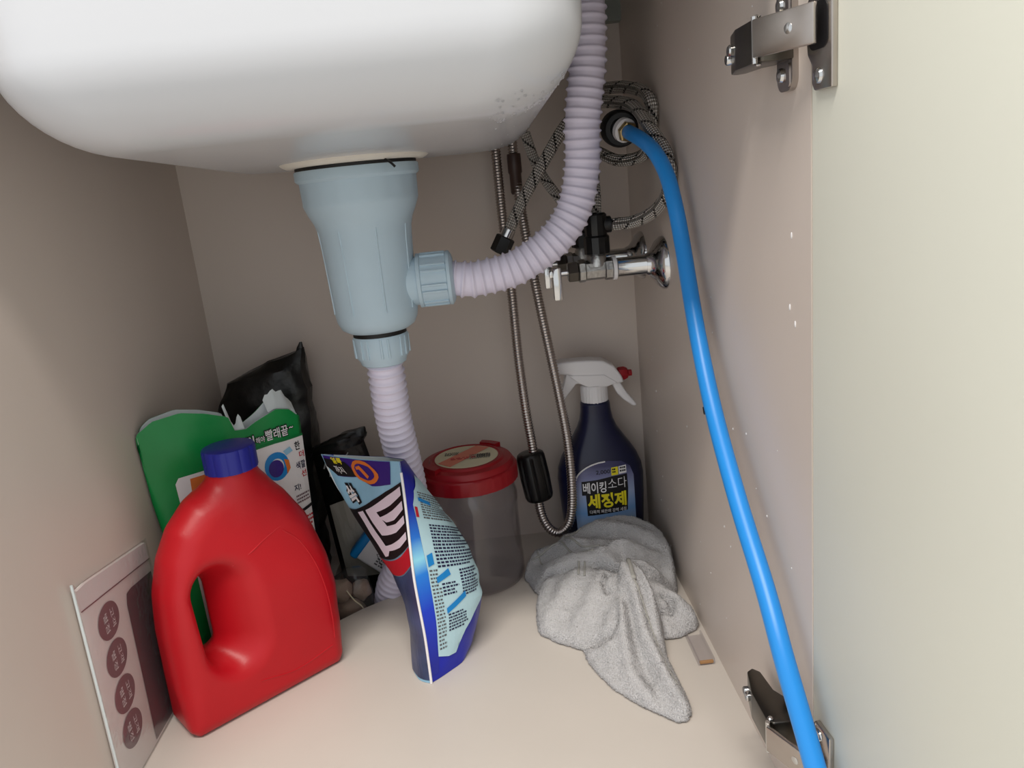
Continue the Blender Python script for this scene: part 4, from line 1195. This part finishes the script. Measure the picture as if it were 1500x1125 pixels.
obj('nozzle', V, F, M['lidred'], sb, angle=30)
def lab(x, z, off):
    hw, hd = bsec(z)
    t = min(abs((x - BX) / hw), 0.985)
    c = t ** (1 / 0.8); s_ = math.sqrt(max(0.0, 1 - c * c)) ** 0.8
    return np.array([x, BY - hd * s_ - off, z])
M['labelbg'] = blend_mat('label_blue_blend', [(0.0, (200, 212, 232)), (0.35, (120, 165, 220)), (0.62, (160, 176, 212)), (0.85, (120, 124, 164)), (1.0, (56, 56, 98))], 'Z', 0.03, 0.135, 0.35, 0.12)
lo = [(0.4690, 0.022), (0.4675, 0.080), (0.4690, 0.1060), (0.4745, 0.1190), (0.4860, 0.1290), (0.5000, 0.1340), (0.5160, 0.1355), (0.5340, 0.1330), (0.5455, 0.1240), (0.5500, 0.1100), (0.5500, 0.022)]
decal('label', fill2d([lo]), lab, M['labelbg'], sb, 0.006, 0.0004)
V, F, _ = tube([lab(x, z, 0.0006) for x, z in ((0.4690, 0.104), (0.4745, 0.1180), (0.4860, 0.1280), (0.5000, 0.1335), (0.5120, 0.1350))], 0.003, 0.0011, 6)
obj('label_arc', V, F, M['whiteink'], sb)
decal('lettering', text2d('2,000', bold=0.01, fit=(0.4985, 0.5175, 0.1170, 0.1235)), lab, M['ink'], sb, 0.008, 0.0008)
decal('price_flash', fill2d([[(0.5190, 0.1140), (0.5285, 0.1145), (0.5285, 0.1260), (0.5195, 0.1255)]]), lab, M['yellow'], sb, 0.006, 0.0008)
decal('price_flash', fill2d([[(0.5295, 0.1150), (0.5400, 0.1155), (0.5400, 0.1265), (0.5295, 0.1260)]]), lab, M['whiteink'], sb, 0.006, 0.0008)
decal('small_print', dashes(0.5205, 0.5275, 0.1165, 0.1240, 2, 3, 0.6, 0.2, 41), lab, M['ink'], sb, 0, 0.0012)
decal('small_print', dashes(0.5308, 0.5390, 0.1165, 0.1250, 2, 3, 0.6, 0.2, 42), lab, M['ink'], sb, 0, 0.0012)
decal('title_backing', fill2d([[(0.4780, 0.0880), (0.4785, 0.1085), (0.5000, 0.1100), (0.5200, 0.1130), (0.5405, 0.1140), (0.5410, 0.0930), (0.5385, 0.0600), (0.4835, 0.0570), (0.4830, 0.0880)]]), lab, M['ink'], sb, 0.006, 0.0007)
decal('lettering', text2d('베이킹', bold=0.02, fit=(0.4798, 0.5110, 0.0905, 0.1070)), lab, M['whiteink'], sb, 0.008, 0.0011)
decal('lettering', text2d('소다', bold=-0.005, fit=(0.5135, 0.5390, 0.0945, 0.1105)), lab, M['whiteink'], sb, 0.008, 0.0011)
decal('lettering', text2d('세정제', bold=0.035, fit=(0.4845, 0.5375, 0.0675, 0.0895)), lab, M['yellow'], sb, 0.008, 0.0011)
decal('lettering', text2d('다목적 찌든때 강력 세정', bold=0.01, fit=(0.4865, 0.5365, 0.0600, 0.0655)), lab, M['whiteink'], sb, 0.008, 0.0011)

sb.scale = (1.0, 1.0, 0.972)

# ------------------------------------------------------------------ grey towel
TA = [(0.3884, 0.4397, 0.016), (0.3949, 0.4584, 0.022), (0.4074, 0.4745, 0.026), (0.4296, 0.4725, 0.03), (0.4483, 0.47, 0.042), (0.4707, 0.47, 0.052), (0.4932, 0.472, 0.062), (0.5179, 0.47, 0.066), (0.5395, 0.46, 0.066), (0.5575, 0.447, 0.062), (0.5705, 0.43, 0.056), (0.5755, 0.4071, 0.045), (0.5736, 0.3853, 0.034), (0.5702, 0.3667, 0.022), (0.565, 0.36, 0.014), (0.5468, 0.3519, 0.042), (0.531, 0.3541, 0.052), (0.5159, 0.361, 0.057), (0.497, 0.3655, 0.057), (0.479, 0.379, 0.055), (0.4621, 0.3828, 0.05), (0.4364, 0.3874, 0.046), (0.4165, 0.3972, 0.04), (0.4065, 0.3967, 0.02), (0.4, 0.401, 0.01), (0.3927, 0.4299, 0.01)]
TB = [(0.4035, 0.3879, 0.018), (0.4161, 0.3956, 0.026), (0.4364, 0.3916, 0.032), (0.4618, 0.3883, 0.038), (0.4852, 0.3731, 0.04), (0.5038, 0.3508, 0.041), (0.5033, 0.3012, 0.04), (0.4893, 0.2721, 0.03), (0.4781, 0.2482, 0.022), (0.4658, 0.2422, 0.012), (0.4564, 0.2496, 0.008), (0.4475, 0.2578, 0.008), (0.4392, 0.2706, 0.009), (0.4173, 0.2868, 0.009), (0.3979, 0.3078, 0.009), (0.396, 0.3237, 0.012), (0.3985, 0.3611, 0.016)]
TC = [(0.4996, 0.35, 0.052), (0.5104, 0.3628, 0.056), (0.52, 0.3598, 0.056), (0.5256, 0.3221, 0.052), (0.529, 0.2951, 0.046), (0.5309, 0.2771, 0.03), (0.5282, 0.2524, 0.02), (0.5263, 0.2305, 0.014), (0.5289, 0.2025, 0.009), (0.5315, 0.1631, 0.006), (0.5298, 0.1488, 0.005), (0.5247, 0.1381, 0.005), (0.5134, 0.1368, 0.005), (0.4954, 0.1549, 0.005), (0.477, 0.1755, 0.005), (0.4621, 0.1965, 0.005), (0.4517, 0.2214, 0.006), (0.4432, 0.2475, 0.007), (0.4421, 0.2695, 0.009), (0.4561, 0.2558, 0.012), (0.4703, 0.2502, 0.026), (0.4831, 0.2663, 0.035), (0.4878, 0.297, 0.044)]
TD = [(0.5227, 0.3654, 0.036), (0.5401, 0.3561, 0.032), (0.5524, 0.3385, 0.028), (0.5635, 0.3184, 0.026), (0.5745, 0.3037, 0.022), (0.5755, 0.2916, 0.016), (0.5717, 0.2832, 0.008), (0.5619, 0.2769, 0.005), (0.5468, 0.2685, 0.004), (0.5344, 0.271, 0.006), (0.5259, 0.2794, 0.01), (0.5271, 0.2931, 0.018), (0.523, 0.3161, 0.032)]
def crease(x, y, pts, w):
    d = np.full(x.shape, 1e9)
    for a, b in zip(pts[:-1], pts[1:]):
        ex, ey = b[0] - a[0], b[1] - a[1]
        t = np.clip(((x - a[0]) * ex + (y - a[1]) * ey) / (ex * ex + ey * ey), 0, 1)
        d = np.minimum(d, np.hypot(x - a[0] - ex * t, y - a[1] - ey * t))
    return np.exp(-(d / w) ** 2)
def layer(x, y, T, bulge, bw, roll):
    d = -sd_poly(x, y, [(a, b) for a, b, c in T])
    num = np.zeros(x.shape); den = np.zeros(x.shape)
    n = len(T)
    for i in range(n):                      # heights carried in from the outline
        a, b = np.array(T[i]), np.array(T[(i + 1) % n])
        for t in (0, 0.5):
            p = a * (1 - t) + b * t
            w = 1.0 / ((x - p[0]) ** 2 + (y - p[1]) ** 2 + 1e-5) ** 1.5
            num += w * p[2]; den += w
    h = num / den + bulge * (1 - np.exp(-np.maximum(d, 0) / bw))
    e = np.clip(d / roll, 0, 1)
    h = h - roll * (1 - np.sqrt(1 - (1 - e) ** 2))
    return np.where(d > 0, h, -1.0), d
tx = np.arange(0.380, 0.582, 0.0016); ty = np.arange(0.128, 0.482, 0.0016)
TXg, TYg = np.meshgrid(tx, ty, indexing='ij')
hA, dA = layer(TXg, TYg, TA, 0.006, 0.012, 0.007)
hA = hA + 0.0040 * np.sin(TXg * 95 + TYg * 150) * np.clip(dA / 0.02, 0, 1) - 0.012 * crease(TXg, TYg, [(0.505, 0.372), (0.530, 0.378), (0.552, 0.372)], 0.009) \
     + 0.007 * crease(TXg, TYg, [(0.490, 0.392), (0.520, 0.398), (0.555, 0.390)], 0.006) + 0.006 * crease(TXg, TYg, [(0.448, 0.462), (0.462, 0.425), (0.482, 0.395)], 0.006)
hB, dB = layer(TXg, TYg, TB, 0.012, 0.016, 0.008)
hB = hB + 0.0035 * np.sin(TXg * 120 - TYg * 90) * np.clip(dB / 0.02, 0, 1) - 0.010 * crease(TXg, TYg, [(0.486, 0.352), (0.478, 0.338), (0.480, 0.322)], 0.004) - 0.009 * crease(TXg, TYg, [(0.440, 0.262), (0.456, 0.268), (0.472, 0.262)], 0.005)
hC, dC = layer(TXg, TYg, TC, 0.004, 0.010, 0.0045)
hC = hC + 0.0110 * crease(TXg, TYg, [(0.503, 0.345), (0.507, 0.300), (0.508, 0.250), (0.514, 0.200), (0.522, 0.150)], 0.0065) + 0.007 * crease(TXg, TYg, [(0.490, 0.285), (0.484, 0.240), (0.482, 0.205), (0.492, 0.170)], 0.007) \
     - 0.006 * crease(TXg, TYg, [(0.497, 0.290), (0.496, 0.240), (0.500, 0.190)], 0.006) + 0.008 * crease(TXg, TYg, [(0.524, 0.340), (0.525, 0.290), (0.522, 0.250)], 0.005)
hD, dD = layer(TXg, TYg, TD, 0.006, 0.008, 0.008)
hD = hD - 0.012 * crease(TXg, TYg, [(0.535, 0.300), (0.546, 0.298), (0.551, 0.310), (0.543, 0.320)], 0.0035) + 0.004 * crease(TXg, TYg, [(0.530, 0.335), (0.552, 0.318), (0.562, 0.296)], 0.006)
TH = np.maximum.reduce([hA, hB, hC, hD])
for _ in range(1):
    Hc = np.where(TH < -0.5, -0.004, TH)
    Hp = np.pad(Hc, 1, mode='edge')
    sm = (Hp[:-2, 1:-1] + Hp[2:, 1:-1] + Hp[1:-1, :-2] + Hp[1:-1, 2:] + 2 * Hc) / 6
    TH = sm
def towel_h(x, y):
    fx_ = np.clip((np.asarray(x) - tx[0]) / 0.0016, 0, len(tx) - 1.001); fy_ = np.clip((np.asarray(y) - ty[0]) / 0.0016, 0, len(ty) - 1.001)
    i, j = fx_.astype(int), fy_.astype(int); a, b = fx_ - i, fy_ - j
    return TH[i, j] * (1 - a) * (1 - b) + TH[i + 1, j] * a * (1 - b) + TH[i, j + 1] * (1 - a) * b + TH[i + 1, j + 1] * a * b
def towel_sdf(x, y, z):
    h = towel_h(x, y) + 0.0010 * np.sin(x * 260 + y * 190) * np.sin(y * 230 - x * 110)
    return np.maximum(np.maximum(z - h, x - 0.5775), 0.0008 - z)
V, F = surface_net(towel_sdf, (0.384, 0.130, -0.002), (0.580, 0.480, 0.082), 0.0022)
# relax the steps so that every layer edge turns over softly
adj = [set() for _ in range(len(V))]
for q in F:
    for k in range(4):
        adj[q[k]].add(q[(k + 1) % 4]); adj[q[k]].add(q[k - 1])
for _ in range(3):
    V = np.array([0.5 * V[i] + 0.5 * V[list(a)].mean(0) for i, a in enumerate(adj)])
V[:, 2] = np.maximum(V[:, 2], 0.0008)
tw = thing('terry_towel', (0.49, 0.31, 0), 'crumpled grey terry towel heaped on the cabinet floor', 'towel')
obj('cloth', V, F, M['towel'], tw, angle=0)
# the pile: short tufts standing all over the cloth
rt = random.Random(12); PV, PF = [], []
Fa = np.array(F); Pq = V[Fa]
nq = np.cross(Pq[:, 2] - Pq[:, 0], Pq[:, 3] - Pq[:, 1]); ar = np.linalg.norm(nq, axis=1); nq = nq / (ar[:, None] + 1e-12)
cen = Pq.mean(1)
for i in np.where((cen[:, 2] > 0.002) & (ar > 1e-9))[0]:
    nv = nq[i]
    up_ = nv if (nv[2] > 0 or abs(nv[2]) < 0.3) else -nv
    if abs(nv[2]) < 0.3 and towel_sdf(*(cen[i] + nv * 0.003)) < 0: up_ = -nv
    for _ in range(2):
        w = np.array([rt.random() for _ in range(4)]) ** 0.7; w /= w.sum()
        c = (Pq[i] * w[:, None]).sum(0)
        if np.hypot(c[0] - 0.5105, 0) < 0.002 and c[1] > 0.30: continue
        d1 = np.array([rt.uniform(-1, 1) for _ in range(3)]); t1 = np.cross(up_, d1); t1 /= np.linalg.norm(t1) + 1e-9; t2 = np.cross(up_, t1)
        r_ = rt.uniform(0.0005, 0.0009); h_ = rt.uniform(0.0008, 0.0017); b = len(PV)
        for k in range(3):
            a = 2.094 * k; PV.append(c + r_ * (math.cos(a) * t1 + math.sin(a) * t2) - up_ * 0.0002)
        PV.append(c + up_ * h_ + d1 * 0.0005)
        PF += [(b, b + 1, b + 3), (b + 1, b + 2, b + 3), (b + 2, b, b + 3)]
PV = np.array(PV); PV[:, 0] = np.minimum(PV[:, 0], 0.5800)
pile = obj('terry_pile', PV, PF, M['towel'], tw, angle=0)
pile['kind'] = 'stuff'
def on_towel(pts, nm, r=0.0022, m='hem'):
    Q_, _s = catmull([(x, y, 0) for x, y in pts], 0.006)
    P_ = [(x, y, float(towel_h(x, y)) + 0.0007) for x, y, _z in Q_]
    V, F, _ = tube(P_, 0.004, r, 8)
    obj(nm, V, F, M[m], tw, angle=0)
on_towel([(0.400, 0.452), (0.425, 0.450), (0.448, 0.455), (0.470, 0.462)], 'hem', 0.0012)
on_towel([(0.446, 0.462), (0.454, 0.435), (0.466, 0.412), (0.484, 0.396)], 'woven_stripe', 0.0013)
on_towel([(0.438, 0.458), (0.446, 0.432), (0.458, 0.408), (0.476, 0.392)], 'woven_stripe', 0.0013)
on_towel([(0.409, 0.462), (0.412, 0.440), (0.420, 0.422)], 'woven_stripe', 0.0011)
on_towel([(0.512, 0.357), (0.511, 0.335), (0.510, 0.312)], 'hem', 0.0030)
on_towel([(0.510, 0.312), (0.513, 0.285), (0.516, 0.250), (0.518, 0.215), (0.523, 0.175)], 'hem', 0.0011)
on_towel([(0.456, 0.386), (0.454, 0.374), (0.452, 0.362)], 'woven_stripe', 0.0013)
on_towel([(0.463, 0.384), (0.461, 0.372), (0.459, 0.360)], 'woven_stripe', 0.0013)

# ------------------------------------------------------------------ booklet in a clear sleeve against the left wall
bk = thing('booklet', (0.006, 0.24, 0), 'white booklet with dark round symbols in a clear sleeve against the left wall', 'booklet')
out = [(0.1285, 0.0006), (0.1335, 0.205), (0.150, 0.2045), (0.268, 0.186), (0.268, 0.0006)]
def yz(poly, x0, x1, bev=0.0):
    return swap(extrude_xz(poly, x0, x1, bev), [1, 0, 2])
V, F = yz(out, 0.0008, 0.0048, 0.0006)
obj('pages', V, F, M['cover'], bk)
def bks(y, z, off): return np.array([0.0048 + off, y, z])
decal('top_band', fill2d([[(0.1335, 0.2045), (0.150, 0.2040), (0.268, 0.1855), (0.268, 0.168), (0.1330, 0.186)]]), bks, M['paper'], bk, 0, 0.0003)
decal('rule', fill2d([[(0.1330, 0.1865), (0.268, 0.1685), (0.268, 0.1672), (0.1330, 0.1852)]]), bks, M['mauve'], bk, 0, 0.0005)
pan = [(0.206, 0.150), (0.210, 0.160), (0.220, 0.161), (0.266, 0.155), (0.266, 0.004), (0.199, 0.004)]
decal('dark_panel', fill2d([pan]), bks, M['plum'], bk, 0, 0.0005)
for i, (cy, cz) in enumerate(((0.170, 0.1555), (0.168, 0.1185), (0.166, 0.0815), (0.164, 0.0455))):
    decal('round_symbol', fill2d([ellipse(cy, cz, 0.0195, 0.0170)]), bks, M['mauve'], bk, 0, 0.0007)
    for row, s_ in ((0.0035, '고객'), (-0.0085, ('별점', '별정', '별점', '별정')[i])):
        V2, F2 = text2d(s_, bold=0.0, fit=(-0.009, 0.009, 0.0, 0.0068))
        V2 = [(cy + row + b, cz - a) for a, b in V2]
        decal('lettering', (V2, F2), bks, M['whiteink'], bk, 0, 0.0010)
slv = [(0.1255, 0.0006), (0.1300, 0.214), (0.1345, 0.2075), (0.150, 0.208), (0.269, 0.190), (0.269, 0.0006)]
V, F = yz(slv, 0.0060, 0.0062)
obj('sleeve', V, F, M['film'], bk, smooth=False)
V, F, _ = tube([(0.0050, 0.1258, 0.002), (0.0048, 0.1280, 0.11), (0.0045, 0.1302, 0.213)], 0.01, 0.0012, 8)
obj('sleeve_edge', V, F, M['lining'], bk)

# ------------------------------------------------------------------ clear plastic strip beside the right wall
cs = thing('clear_strip', (0.566, 0.285, 0), 'short clear plastic channel lying along the right wall', 'plastic strip')
prof = [(0.5565, 0.0006), (0.5565, 0.007), (0.5580, 0.007), (0.5580, 0.0020), (0.5725, 0.0020), (0.5725, 0.007), (0.5740, 0.007), (0.5740, 0.0006)]
V, F = extrude_xz(prof, 0.222, 0.275)
obj('channel', V, F, M['clear'], cs, smooth=False)
V, F = box(0.5582, 0.5723, 0.2215, 0.2245, 0.0021, 0.0050, 0.0004, 1)
obj('glue_residue', V, F, mat('amber_residue', (170, 128, 84), 0.6), cs)

# ------------------------------------------------------------------ water droplets on wall and sink
rnd = random.Random(5)
parts = []
for k in range(46):
    if k < 32:
        y, z, sc = rnd.uniform(0.03, 0.50), rnd.uniform(0.02, 0.30) ** 1.0, rnd.uniform(0.0004, 0.0010)
        p = (X1 - sc * 0.3, y, z); r = (sc * 0.5, sc, sc * 1.4)
    else:
        y, z, sc = rnd.uniform(0.02, 0.50), rnd.uniform(0.30, 0.66), rnd.uniform(0.0004, 0.0008)
        p = (X1 - sc * 0.3, y, z); r = (sc * 0.5, sc, sc * 1.4)
    V, F = lathe([(max(1e-4, math.sin(math.pi * j / 5)), -math.cos(math.pi * j / 5)) for j in range(6)], 8)
    parts.append((V * np.array(r) + np.array(p), F))
for y, z in ((0.026, 0.453), (0.030, 0.405), (0.021, 0.395)):
    V, F = lathe([(max(1e-4, math.sin(math.pi * j / 5)), -math.cos(math.pi * j / 5)) for j in range(6)], 8)
    parts.append((V * np.array((0.0006, 0.0010, 0.0024)) + np.array((X1 - 0.0002, y, z)), F))
V, F = join(*parts)
tag(obj('water_specks', V, F, M['white'], origin=(X1, 0.25, 0.0)), 'tiny pale dried water specks on the right wall', 'specks', None, 'stuff')
parts = []
faces_ = [outer[0][list(f)] for f in outer[1] if len(f) == 4]
faces_ = [q for q in faces_ if 0.395 < q[:, 0].mean() < 0.450 and q[:, 2].mean() < 0.570 and 0.06 < q[:, 1].mean()]
for k in range(130):
    q = rnd.choice(faces_); a, b = rnd.random(), rnd.random()
    p = (q[0] * (1 - a) + q[1] * a) * (1 - b) + (q[3] * (1 - a) + q[2] * a) * b
    sc = rnd.uniform(0.0006, 0.0015)
    V, F = lathe([(max(1e-4, math.sin(math.pi * j / 5)), -math.cos(math.pi * j / 5)) for j in range(6)], 8)
    parts.append((V * sc + p, F))
V, F = join(*parts)
obj('water_droplets', V, F, M['water'], sk)['kind'] = 'stuff'
